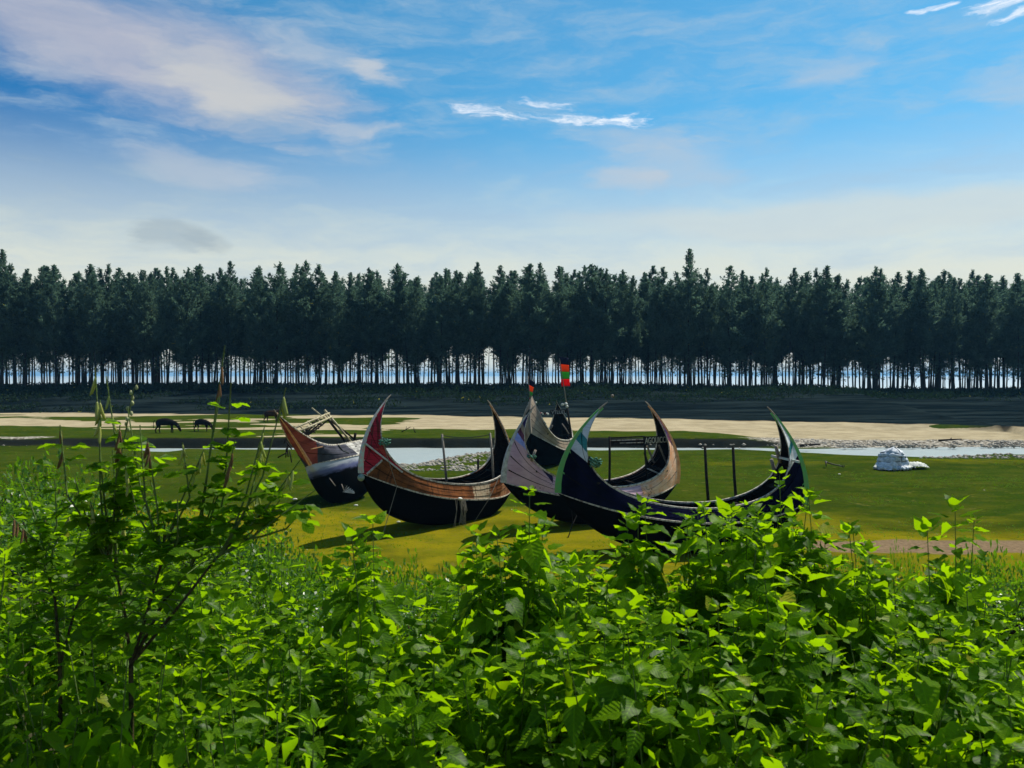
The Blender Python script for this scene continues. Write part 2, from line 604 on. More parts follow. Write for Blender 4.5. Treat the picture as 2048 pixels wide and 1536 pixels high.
def rust_mat():
    """rust coloured planks with a maroon bow panel: maroon left of the lower line or above the diagonal batten"""
    m, T = new_mat('paint_rust')
    uv = T.node('ShaderNodeUVMap')
    uv.uv_map = 'side'
    ux, uz, _ = T.sep(uv.outputs[0])

    def side(p, q):
        dx, dz = q[0] - p[0], q[1] - p[1]
        L = math.hypot(dx, dz)
        return T.math('ADD', T.math('ADD', T.math('MULTIPLY', ux, -dz / L), T.math('MULTIPLY', uz, dx / L)), (dz * p[0] - dx * p[1]) / L)
    st = T.noise(T.mapping(uv.outputs[0], scale=(.5, 8, 1)), 3.0, 6, .65)
    bl = T.noise(uv.outputs[0], 2.5, 5, .6)
    crack = T.noise(T.mapping(uv.outputs[0], scale=(7, .5, 1)), 2.0, 3, .5)
    c = T.mix(T.smooth(bl, .35, .68), (.25, .092, .032), (.125, .050, .020))
    f = T.math('MULTIPLY', T.smooth(ux, .55, .85), T.smooth(ux, 1.95, 1.7))
    n2 = T.noise(T.mapping(uv.outputs[0], scale=(1.2, 9, 1)), 4, 5, .7)
    c = T.mix(T.smooth(T.math('ADD', f, T.math('MULTIPLY', T.math('SUBTRACT', n2, .5), 1.3)), .80, 1.0), c, (.42, .34, .22))
    red = T.mix(T.smooth(st, .42, .66), (.44, .028, .045), (.26, .018, .034))
    red = T.mix(T.math('MULTIPLY', T.smooth(bl, .56, .70), .7), red, (.42, .10, .05))
    a = T.smooth(side((-3.72, 1.69), (-3.41, 2.21)), -.006, .006)
    b = T.math('MULTIPLY', T.smooth(side((-3.96, 2.66), (-2.82, 1.95)), -.006, .006), T.smooth(ux, -2.7, -2.75))
    right = T.smooth(ux, 2.5, 2.52)
    c = T.mix(T.math('MAXIMUM', a, b), c, red)
    c = T.mix(right, c, T.mix(T.smooth(bl, .35, .65), (.50, .24, .12), (.36, .15, .08)))
    c = T.mix(T.math('MULTIPLY', T.smooth(crack, .56, .62), .7), c, (.05, .025, .015))
    c = T.mix(T.math('MULTIPLY', T.smooth(st, .50, .66), .65), c, (.035, .018, .011))
    finish(T, principled(T, c, .6, 0, st, .012))
    return m


M['paint_rust'] = rust_mat()
M['paint_navy'] = paint_mat('paint_navy', NAVY, NAVY2,
    [((-3.73, 3.01), (-3.19, 2.60), WH2, (.50, .52, .52)), ((-3.56, 3.28), (-3.26, 2.92), TEAL, TEAL2), ((-3.41, 3.50), (-3.30, 3.37), (.58, .60, .58), WH2),
     ((3.12, 2.75), (3.59, 3.27), WH, (.44, .46, .44)), ((3.20, 3.20), (3.41, 3.58), (.035, .17, .17), TEAL), ((3.20, 3.50), (3.37, 3.80), WH, (.5, .5, .45))])
M['paint_pink'] = paint_mat('paint_pink', (.66, .45, .50), (.55, .34, .40),
    [((1.2, 3.0), (2.0, .0), (.80, .55, .38), (.74, .36, .18)),
     ((-3.70, 2.93), (-3.34, 2.57), (.34, .40, .78), (.28, .33, .66)), ((-3.60, 3.14), (-3.38, 2.70), (.16, .05, .085), (.11, .035, .07)),
     ((-3.53, 3.34), (-3.44, 2.97), (.36, .27, .18), (.28, .20, .13)), ((-3.46, 3.50), (-3.42, 3.20), (.045, .028, .085), (.03, .02, .06)),
     ((2.6, 3.65), (3.0, 3.4), (.06, .035, .11), (.20, .06, .07))], (1.15, 2.2), .20)
M['paint_brown'] = paint_mat('paint_brown', (.40, .31, .22), (.26, .20, .15), [], grain=(.35, 9.0), rough=.8)
M['paint_wreck'] = paint_mat('paint_wreck', (.045, .045, .055), (.085, .085, .10),
    [((-2.50, 2.2), (-2.72, 3.0), (.36, .085, .06), (.20, .045, .036)), ((-.55, 3.0), (-.35, 1.8), (.50, .48, .42), (.16, .15, .14))], rough=.75)
m, T = new_mat('tar_with_white_band')
uv = T.node('ShaderNodeUVMap')
uv.uv_map = 'side'
ux, uz, _ = T.sep(uv.outputs[0])
n = T.noise(T.mapping(uv.outputs[0], scale=(1, 2, 1)), 2.4, 5, .6)
f = T.math('ADD', uz, T.math('MULTIPLY', T.math('SUBTRACT', n, .5), .35))
c = T.mix(T.smooth(f, 1.35, 1.50), (.005, .005, .0055), (.12, .13, .24))
c = T.mix(T.smooth(f, 1.52, 1.75), c, (.44, .46, .48))
finish(T, principled(T, c, .6, 0, n, .01))
M['tar_band'] = m


# ------------------------------------------------------------------ terrain
def shore(points, z):
    w = [on_ground(u, v, z) for u, v in points]
    w.sort(key=lambda p: p.x)
    return np.array([p.x for p in w]), np.array([p.y for p in w])


WZ = -0.22
NX, NY = shore([(-300, 893), (150, 893), (285, 896), (325, 902), (362, 903), (400, 897), (640, 897), (700, 915), (785, 926), (840, 924), (890, 917), (940, 906), (985, 901), (1010, 899), (1200, 899.5), (1460, 898.5), (1560, 904), (1700, 911), (1850, 913), (1950, 907), (2048, 908), (2400, 908)], WZ)
FX, FY = shore([(-300, 897), (0, 897), (300, 897), (700, 896), (1000, 896), (1300, 896), (1500, 896), (1620, 896), (1750, 895), (2048, 894), (2400, 894)], WZ)
SX, SY = shore([(-300, 824), (0, 828), (700, 834), (1100, 838), (1500, 844), (2048, 852), (2400, 856)], .9)   # foot of the wooded bank


def ground_z(x, y):
    x = np.asarray(x, float)
    y = np.asarray(y, float)
    yn, yf, ys = np.interp(x, NX, NY), np.interp(x, FX, FY), np.interp(x, SX, SY)
    right = sst(x, 15, 30)
    # near flat
    z = (fbm(x * .12, y * .12, 3) - .5) * .22 + (fbm(x * .6, y * .6, 8, 3) - .5) * .05
    z = z * sst(y, 16, 22)
    z = z + .22 * np.exp(-((y - 48.5 - .03 * x) / 2.2) ** 2) * sst(x, 9, 16)
    # channel bed
    w = sst(y, yn - 3.0, yn + .6)
    z = z * (1 - w) + w * (-.42)
    # far bank: a cut scarp on the left, a gentle stony beach on the right
    jag = (fbm(x * .5, x * 0 + 2.5, 21) - .5) * 1.8
    up = sst(y, yf - .2 + jag * .5, yf + .75 + jag * .5)
    far = .58 + (fbm(x * .07, y * .07, 31) - .5) * .25 + .5 * sst(y, yf + 6, ys)
    beach = -.42 + .22 * sst(y, yf - 1, yf + .4) + .62 * sst(y, yf, yf + 9) + .5 * sst(y, yf + 9, ys)
    far = far * (1 - right) + beach * right
    up = up * (1 - right) + right * sst(y, yf - 1.5, yf - .5)
    z = z * (1 - up) + far * up
    z = z + up * (fbm(x * .35, y * .35, 44, 3) - .5) * .10
    # wooded bank
    b = sst(y, ys - .5, np.maximum(ys + 20, 113.0))
    z = z + b * (2.45 + (fbm(x * .05, y * .05, 51) - .5) * .8)
    z = z - 5.6 * sst(y, 150, 182)
    # embankment the camera stands on
    ext = 15.0 + 9.0 * sst(-x, 1.5, 9.0) + (fbm(x * .3, x * 0 + 1, 61) - .5) * 3
    e = 1 - sst(y, 3.0, ext)
    e = e ** .9
    z = z * (1 - e) + e * (3.85 + (fbm(x * .4, y * .4, 71) - .5) * .25)
    return z


xs = np.concatenate([-np.geomspace(6000, 72, 16), np.arange(-70, -30, .5), np.arange(-30, 30, .32), np.arange(30, 70.1, .5), np.geomspace(72, 6000, 16)])
ys = np.concatenate([-np.geomspace(400, 8, 8), np.arange(-6, 18, .6), np.arange(18, 52, .34), np.arange(52, 70, .22), np.arange(70, 118, .5), np.arange(118, 190, 2.0), np.geomspace(195, 9000, 14)])
GX, GY = np.meshgrid(xs, ys)
GZ = ground_z(GX.ravel(), GY.ravel()).reshape(GX.shape)
nx, ny = len(xs), len(ys)


def gz_many(x, y):
    """ground height read back from the ground mesh"""
    x, y = np.asarray(x, float), np.asarray(y, float)
    i = np.clip(np.searchsorted(xs, x) - 1, 0, nx - 2)
    j = np.clip(np.searchsorted(ys, y) - 1, 0, ny - 2)
    fx, fy = (x - xs[i]) / (xs[i + 1] - xs[i]), (y - ys[j]) / (ys[j + 1] - ys[j])
    return (GZ[j, i] * (1 - fx) + GZ[j, i + 1] * fx) * (1 - fy) + (GZ[j + 1, i] * (1 - fx) + GZ[j + 1, i + 1] * fx) * fy


def gz(x, y):
    return float(gz_many(x, y))


ii = (np.arange(ny - 1)[:, None] * nx + np.arange(nx - 1)[None]).ravel()
me = mesh_np('ground', np.stack([GX.ravel(), GY.ravel(), GZ.ravel()], 1), np.stack([ii, ii + 1, ii + nx + 1, ii + nx], 1), True)
x, y = GX.ravel(), GY.ravel()
yn, yf, ysn = np.interp(x, NX, NY), np.interp(x, FX, FY), np.interp(x, SX, SY)
right = sst(x, 14, 24)
wob = (fbm(x * .15, y * .15, 81) - .5)
past = sst(y, yf + .2, yf + .8)
edge = yf + 1.0 + (7.5 + 5.0 * sst(-x, 4, 22) + wob * 6) * (1 - right)
sand = past * sst(y, edge - .8, edge + .8)
patch = sst(fbm(x * .10 + 5, y * .35, 91), .60, .66) * sst(y, yf + 9, yf + 11) * (1 - sst(y, ysn - 9, ysn - 6))
sand = np.maximum(sand * (1 - .0 * patch), 0)
green_far = sst(fbm(x * .07 + 3, y * .22 + 7, 95), .60, .68) * sand * sst(y, yf + 5, yf + 7)
sandpatch = sst(fbm(x * .06 + 1, y * .30 + 2, 97), .60, .66) * past * (1 - sand) * sst(-x, 8, 14)
sand = np.clip(sand - green_far * .9 + sandpatch, 0, 1)
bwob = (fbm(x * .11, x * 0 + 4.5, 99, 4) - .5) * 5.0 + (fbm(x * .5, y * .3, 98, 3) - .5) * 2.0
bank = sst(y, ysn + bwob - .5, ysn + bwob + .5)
stones = np.exp(-((y - (yn - 1.6)) / 2.4) ** 2) * sst(x, -9.5, -8) * (1 - sst(x, -.5, .6)) + right * np.exp(-((y - (yf + 1.8)) / 2.6) ** 2) + sst(x, 22, 27) * np.exp(-((y - yn + .6) / 1.0) ** 2)
stones = stones + np.exp(-((y - yf - 1.4) / 1.0) ** 2) * (1 - sst(x, -38, -35))
yellow = (1 - sst(y, 30.5, 36)) * .85 + np.exp(-((y - 48.5 - .03 * x) / 1.8) ** 2) * sst(x, 8, 16)
yellow = np.clip(yellow * (1 - .55 * sst(x, 9, 15) * sst(y, 27, 29)) + wob * .35, 0, 1)
tr_y = 25.0 + .30 * (x - 10)
tk_c = 25.7 - .05 * (x - 10) + (fbm(x * .22, x * 0 + 9, 111, 3) - .5) * 1.3
tk_w = 1.15 + .5 * (fbm(x * .5, y * .5, 113, 3) - .5) * 2
track = np.exp(-(np.abs(y - tk_c) / tk_w) ** 3) * sst(x, 8.0, 10.5)
emb = 1 - sst(y, 15 + 9 * sst(-x, 1.5, 9), 19 + 9 * sst(-x, 1.5, 9))
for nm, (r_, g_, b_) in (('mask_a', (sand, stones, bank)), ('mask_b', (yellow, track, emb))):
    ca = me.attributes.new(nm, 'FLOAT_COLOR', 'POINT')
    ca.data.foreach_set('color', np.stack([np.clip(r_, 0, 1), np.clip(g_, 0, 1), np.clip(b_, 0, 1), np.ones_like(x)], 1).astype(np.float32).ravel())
m, T = new_mat('ground')
A = T.node('ShaderNodeAttribute', attribute_name='mask_a')
B_ = T.node('ShaderNodeAttribute', attribute_name='mask_b')
sa, so, ba = T.sep(A.outputs['Vector'])
ye, tk, em = T.sep(B_.outputs['Vector'])
geo = T.node('ShaderNodeNewGeometry')
pos = geo.outputs['Position']
n_big = T.noise(pos, .16, 5, .6)
n_mid = T.noise(T.mapping(pos, scale=(.6, 1, 1)), .9, 6, .62)
n_fine = T.noise(pos, 7.0, 5, .65)
n_tiny = T.noise(pos, 26.0, 3, .6)


def cut(mask, amt=.55, lo=.46, hi=.54):
    v = T.math('ADD', mask, T.math('MULTIPLY', T.math('SUBTRACT', n_mid, .5), amt))
    v = T.math('ADD', v, T.math('MULTIPLY', T.math('SUBTRACT', n_fine, .5), amt * .6))
    return T.smooth(v, lo, hi)


green = T.mix(T.smooth(n_mid, .35, .68), (.027, .052, .0035), (.052, .066, .005))
green = T.mix(T.smooth(n_fine, .50, .72), green, (.016, .028, .003))
mud = T.mix(T.smooth(n_mid, .34, .66), (.185, .155, .005), (.115, .118, .005))
mud = T.mix(T.smooth(n_fine, .56, .74), mud, (.060, .066, .004))
c = T.mix(cut(ye, .9, .25, .8), green, mud)
c = T.mix(T.math('MULTIPLY', T.smooth(n_big, .50, .62), .45), c, (.020, .034, .003))
fleck = T.noise(T.mapping(pos, scale=(.7, 1.4, 1)), 2.6, 3, .7)
c = T.mix(T.math('MULTIPLY', T.smooth(fleck, .66, .72), .6), c, (.018, .022, .006))
c = T.mix(T.math('MULTIPLY', T.smooth(T.noise(pos, 1.3, 4, .7), .60, .70), .5), c, (.15, .12, .03))
c = T.mix(cut(tk, .75, .38, .62), c, T.mix(T.smooth(n_fine, .35, .65), (.22, .150, .085), (.14, .098, .055)))
sandc = T.mix(T.smooth(n_mid, .36, .66), (.40, .33, .205), (.30, .245, .145))
ripple = T.noise(T.mapping(pos, rot=(0, 0, .15), scale=(.10, 1.0, 1)), 2.4, 4, .6)
sandc = T.mix(T.math('MULTIPLY', T.smooth(ripple, .52, .70), .55), sandc, (.21, .165, .095))
sandc = T.mix(T.smooth(n_fine, .62, .74), sandc, (.19, .145, .085))
c = T.mix(cut(sa), c, sandc)
stc = T.mix(T.smooth(T.noise(pos, 3.2, 4, .7), .42, .56), (.44, .40, .33), (.10, .085, .06))
c = T.mix(cut(so, .7, .42, .62), c, stc)
# cut scarp: bare dark earth where the far bank is steep
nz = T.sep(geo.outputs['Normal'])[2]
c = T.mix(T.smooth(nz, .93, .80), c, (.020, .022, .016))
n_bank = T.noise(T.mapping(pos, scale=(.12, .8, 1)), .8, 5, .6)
bank_shade = T.mix(T.smooth(n_bank, .38, .64), (.003, .006, .007), (.014, .022, .022))  # tree shade over the bank, painted into the ground colour
bank_shade0 = T.mix(T.smooth(n_mid, .40, .62), (.0045, .0085, .0085), (.0015, .0032, .0038))
c = T.mix(ba, c, bank_shade)
c = T.mix(cut(em, .6), c, T.mix(n_mid, (.035, .040, .015), (.06, .05, .03)))
h = T.math('ADD', T.math('MULTIPLY', n_mid, 1.5), T.math('ADD', T.math('MULTIPLY', n_fine, .45), T.math('MULTIPLY', n_tiny, .15)))
finish(T, principled(T, c, .95, 0, h, .10, .55))
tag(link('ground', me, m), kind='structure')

# river water and sea
m, T = new_mat('river_water')
geo = T.node('ShaderNodeNewGeometry')
rip = T.noise(T.mapping(geo.outputs['Position'], scale=(.5, 1.6, 1)), 2.6, 4, .6)
finish(T, principled(T, T.mix(T.smooth(rip, .3, .7), (.34, .40, .39), (.42, .47, .45)), .3, .4, rip, .04, .5))
M['river'] = m
pts_n = [(a, b - 4) for a, b in zip(NX, NY)]
pts_f = [(a, b + 2.5) for a, b in zip(FX, FY)]
gx = np.linspace(-75, 75, 151)
V = np.concatenate([np.stack([gx, np.interp(gx, NX, NY) - 4.0, gx * 0 + WZ], 1), np.stack([gx, np.interp(gx, FX, FY) + 1.6, gx * 0 + WZ], 1)])
i = np.arange(150)
tag(link('river_water', mesh_np('river_water', V, np.stack([i, i + 1, i + 152, i + 151], 1)), m), kind='structure')
m, T = new_mat('sea_water')
geo = T.node('ShaderNodeNewGeometry')
rip = T.noise(T.mapping(geo.outputs['Position'], scale=(.02, .08, 1)), 2.6, 4, .6)
finish(T, principled(T, T.mix(rip, (.36, .43, .45), (.42, .48, .50)), .35, .5, rip, .3, .5))
tag(link('sea_water', mesh_np('sea', [(-9000, 160, -.9), (9000, 160, -.9), (9000, 14000, -.9), (-9000, 14000, -.9)], [(0, 1, 2, 3)]), m), kind='structure')

# ------------------------------------------------------------------ casuarina wood
def crown_mesh(seed, H0=18.0, base=5.2, rmax=2.0, nb=100, tufts=1750):
    """tufts of needles strung along branches that sweep up from the trunk; each tuft is a small fan of blades round one point"""
    g = np.random.default_rng(seed)
    h = base + (H0 - base) * ((np.arange(nb) + g.random(nb)) / nb)          # height of each branch tip
    f = (h - base) / (H0 - base)
    prof = np.interp(f, [0, .10, .28, .50, .68, .80, .90, 1.0], [.45, .82, 1.0, .95, .76, .52, .28, .04]) * rmax * (.40 + .85 * g.random(nb))
    azm = np.arange(nb) * 2.4 + g.random(nb) * 1.6
    prof *= 1 + .30 * np.sin(azm * 2 + seed) * np.sin(h * .8 + seed * 2)
    rise = prof * (.6 + 1.0 * f) * (.6 + .8 * g.random(nb))
    wt = prof + .12
    b = g.choice(nb, tufts, p=wt / wt.sum())
    t = np.clip(g.random(tufts) ** .55, .04, 1)
    sp = (.04 + .14 * t) * (1 - .5 * f[b])
    C = np.stack([np.cos(azm[b]) * prof[b] * t, np.sin(azm[b]) * prof[b] * t, h[b] - (1 - t) * rise[b]], 1) + g.normal(0, 1, (tufts, 3)) * sp[:, None]
    size = (.34 + .38 * g.random(tufts)) * (1 - .45 * f[b])
    out = np.stack([np.cos(azm[b]) * .55, np.sin(azm[b]) * .55, .75 + .35 * f[b]], 1)
    # a thin leader, and sparse hanging sprays low on the trunk
    nl, ns = 34, 60
    zl = H0 - 1.3 * g.random(nl)
    C = np.concatenate([C, np.stack([g.normal(0, .04, nl), g.normal(0, .04, nl), zl], 1)])
    size = np.concatenate([size, .20 + .12 * g.random(nl)])
    out = np.concatenate([out, np.tile([0, 0, 1.4], (nl, 1))])
    a2, r2 = g.random(ns) * 6.28, .1 + .8 * g.random(ns)
    C = np.concatenate([C, np.stack([np.cos(a2) * r2, np.sin(a2) * r2, 2.2 + (base - 1.4) * g.random(ns) ** .6], 1)])
    size = np.concatenate([size, .25 + .25 * g.random(ns)])
    out = np.concatenate([out, np.tile([0, 0, -.6], (ns, 1))])
    n, k = len(C), 5
    d = out[:, None] + g.normal(0, .55, (n, k, 3))
    d /= np.linalg.norm(d, axis=2)[..., None]
    w = np.cross(d, g.normal(0, 1, (n, k, 3)))
    w *= ((.035 + .045 * g.random((n, k))) / np.linalg.norm(w, axis=2))[..., None]
    tip = C[:, None] + d * (size[:, None] * (.7 + .6 * g.random((n, k))))[..., None]
    V = np.concatenate([C[:, None], tip - w, tip + w], 1)                  # 1 + k + k points per tuft
    base_i = (np.arange(n) * (1 + 2 * k))[:, None]
    j = np.arange(k)[None]
    Ft = np.stack([np.broadcast_to(base_i, (n, k)), base_i + 1 + j, base_i + 1 + k + j], -1)
    return mesh_np('crown', V.reshape(-1, 3), Ft.reshape(-1, 3))


def trunk_mesh(seed, H0=18.0, r0=.17):
    g = random.Random(seed)
    mb = MB()
    ph, am = g.random() * 6, .05 + .10 * g.random()
    zs = [-.4, 0, .5, 2, 4, 6, 9, 12, 15, 17.4]
    mb.tube([(am * math.sin(z * .35 + ph) - am * math.sin(ph), am * math.cos(z * .3 + ph) - am * math.cos(ph), z) for z in zs],
            [r0 * (1.55 if z < .2 else 1.1 if z < .8 else 1.0 - z / 18.5) for z in zs], 6)
    for k in range(16):      # dead twigs below the crown
        z = 2.4 + 3.8 * g.random()
        a = g.random() * 6.28
        l = .4 + .9 * g.random()
        mb.tube([(0, 0, z), (math.cos(a) * l * .6, math.sin(a) * l * .6, z + .12 * l), (math.cos(a) * l, math.sin(a) * l, z + l * (g.random() - .35) * .8)], [.025, .016, .008], 3, False)
    return mb.mesh('trunk', True)


crowns = [crown_mesh(100 + k, rmax=(1.6, 1.9, 2.2, 1.7, 2.4, 1.5, 2.0, 1.8, 2.1)[k], base=(6.2, 5.2, 5.8, 7.2, 4.4, 6.2, 5.4, 6.8, 4.2)[k]) for k in range(9)]
trunks = [trunk_mesh(200 + k, r0=(.10, .12, .145, .09, .17, .11)[k]) for k in range(6)]
for c_ in crowns:
    c_.materials.append(M['needle'])
for t_ in trunks:
    t_.materials.append(M['bark'])
TREES = []
spec = []
for row, (Y0, n) in enumerate(((115.5, 60), (118.6, 60), (122.0, 60), (126.5, 59), (131.5, 59))):
    half = Y0 * CX / F + 4
    for k in range(n):
        spec.append((-half + 2 * half * (k + .5 + rnd.uniform(-.6, .6)) / n, Y0 + rnd.uniform(-1.8, 1.8), row))
special = {'tall': (at(1375, 700, 115.0).x, 115.0), 'left': (at(6, 700, 114.4).x, 114.4)}
for x_, y_, row in spec:
    if row == 0 and any(abs(x_ - sx_) < 1.2 for sx_, sy_ in special.values()):
        continue
    hgt = .945 + .06 * (float(fbm(np.array([x_ * .06]), np.array([y_ * .06]), 351)[0]) - .5) * 2 + rnd.choice([-.07, -.04, -.02, 0, .02, .03, .05]) + rnd.uniform(-.02, .02) + row * .008
    TREES.append((x_, y_, hgt, row, None))
TREES = TREES[:298]
TREES.append((*special['tall'], 1.11, 0, 'tall'))
TREES.append((*special['left'], 1.10, 0, 'left'))
for x_, y_, hgt, row, key in TREES:
    z_ = gz(x_, y_)
    e = empty('casuarina_tree', (x_, y_, z_), (R(rnd.gauss(0, 1.3)), R(rnd.gauss(0, 1.6)), rnd.uniform(0, 6.28)))
    wid = hgt * rnd.uniform(.90, 1.40)
    e.scale = (wid, wid, hgt)
    link('trunk', trunks[rnd.randrange(6)], None, e)
    link('crown', crowns[rnd.randrange(9) if key is None else 1], None, e)
    if key == 'tall':
        tag(e, 'tallest casuarina tree, its pointed top standing above the whole row', 'tree', 'casuarina trees beyond the riverbed')
    elif key == 'left':
        tag(e, 'casuarina tree at the far left end of the wooded bank', 'tree', 'casuarina trees beyond the riverbed')
    elif row == 0:
        tag(e, 'dark casuarina tree in the front row, ' + where(CX + F * x_ / y_), 'tree', 'casuarina trees beyond the riverbed')
    else:
        tag(e, 'casuarina tree, row ' + ('one', 'two', 'three', 'four', 'five')[row] + ' from the front, ' + where(CX + F * x_ / y_), 'tree', 'casuarina trees beyond the riverbed')
# the rows behind, too many to count: one mass of trunks and sprays
mb = MB()
rear = []
for k in range(300):
    y_ = rnd.uniform(136, 156)
    half = y_ * CX / F + 4
    x_ = -half + 2 * half * (k + rnd.random()) / 300
    z_ = gz(x_, y_)
    b = rnd.uniform(-.5, .5)
    r_ = rnd.uniform(.07, .14)
    mb.tube([(x_, y_, z_ - .3), (x_ + b * .4, y_, z_ + 5), (x_ + b, y_, z_ + 12)], [r_ * 1.2, r_, r_ * .6], 5, False)
    rear.append((x_ + b * .6, y_, z_))
g = np.random.default_rng(77)
nkr = 190000
ti = g.integers(0, len(rear), nkr)
RP = np.array(rear)[ti]
hh = 7.4 + 10.8 * g.random(nkr)
rr_ = np.interp(hh, [5, 7, 11, 15, 18], [.8, 2.0, 2.1, 1.1, .1]) * np.sqrt(g.random(nkr))
aa = g.random(nkr) * 6.28
P = RP + np.stack([rr_ * np.cos(aa), rr_ * np.sin(aa), hh], 1)
d = g.normal(0, .6, (nkr, 3)) + np.array([0, 0, .7])
d /= np.linalg.norm(d, axis=1)[:, None]
w = np.cross(d, g.normal(0, 1, (nkr, 3)))
w /= np.linalg.norm(w, axis=1)[:, None]
V = np.concatenate([P - w * .07, P + w * .07, P + d * (.4 + .4 * g.random(nkr))[:, None]])
i = np.arange(nkr)
rear_e = empty('far_wood', (0, 0, 0))
tag(rear_e, 'deepest rows of the casuarina wood, thin trunks backed by sea light', 'wood', kind='stuff')
tag(mb.build('trunks', M['bark'], rear_e, True), kind='stuff')
tag(link('crowns', mesh_np('crowns', V, np.stack([i, i + nkr, i + 2 * nkr], 1)), M['needle'], rear_e), kind='stuff')
# dark scrub at the foot of the wood, spread downslope to imitate tree shade
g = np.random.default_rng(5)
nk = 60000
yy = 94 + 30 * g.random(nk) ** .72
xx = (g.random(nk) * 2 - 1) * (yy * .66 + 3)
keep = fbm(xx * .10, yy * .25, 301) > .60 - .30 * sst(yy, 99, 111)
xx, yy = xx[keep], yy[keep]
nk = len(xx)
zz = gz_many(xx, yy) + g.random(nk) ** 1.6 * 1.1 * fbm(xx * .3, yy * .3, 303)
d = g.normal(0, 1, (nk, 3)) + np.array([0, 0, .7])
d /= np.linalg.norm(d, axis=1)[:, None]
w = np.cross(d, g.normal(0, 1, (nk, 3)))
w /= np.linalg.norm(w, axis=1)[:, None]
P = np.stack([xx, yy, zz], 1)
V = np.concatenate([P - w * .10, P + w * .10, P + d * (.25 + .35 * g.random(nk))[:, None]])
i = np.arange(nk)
tag(link('undergrowth', mesh_np('undergrowth', V, np.stack([i, i + nk, i + 2 * nk], 1)), M['scrub']), 'low dark scrub at the foot of the casuarina wood, spread downslope as added shade', 'undergrowth', kind='stuff')


# ------------------------------------------------------------------ boats
BP = {
 'navy': dict(X=5.252, Y=25.176, yaw=.111, roll=-.005, pit=-.081, a=4.012, zr_l=1.617, zr_r=1.776, at_l=2.834, zt_l=4.364, at_r=2.675, zt_r=4.618, bul=.138, p=2.908, B=.605, Br=1.08, zg=1.473, zrc=1.11, g1=.514, g2=1.057, g3=.274, sink=.059),
 'rust': dict(X=-2.768, Y=29.683, yaw=.855, roll=.048, pit=-.145, a=3.91, zr_l=1.697, zr_r=1.336, at_l=3.225, zt_l=4.276, at_r=1.993, zt_r=4.727, bul=.325, p=3.278, B=.736, Br=1.008, zg=1.591, zrc=1.073, g1=.473, g2=1.164, g3=.154, sink=.059),
 'pink': dict(X=2.94, Y=29.976, yaw=.51, roll=.061, pit=-.103, a=3.949, zr_l=1.393, zr_r=1.658, at_l=3.164, zt_l=4.007, at_r=2.049, zt_r=4.627, bul=.17, p=2.755, B=.648, Br=.946, zg=1.483, zrc=1.061, g1=.505, g2=1.099, g3=.25, sink=.062),
 'brown': dict(X=2.348, Y=49.698, yaw=1.3, roll=-.085, pit=-.085, a=4.427, zr_l=1.909, zr_r=1.743, at_l=3.573, zt_l=4.124, at_r=3.303, zt_r=4.033, bul=.208, p=2.485, B=1.061, Br=1.074, zg=1.481, zrc=.871, g1=.643, g2=1.018, g3=.066, sink=.054),
 'wreck': dict(X=-7.063, Y=35.123, yaw=1.331, roll=-.28, pit=.001, a=2.632, zr_l=1.931, zr_r=1.888, at_l=4.179, zt_l=4.188, at_r=2.701, zt_r=2.45, bul=.618, p=3.209, B=.624, Br=1.132, zg=2.476, zrc=1.835, g1=.688, g2=1.055, g3=-.069, sink=.047)}


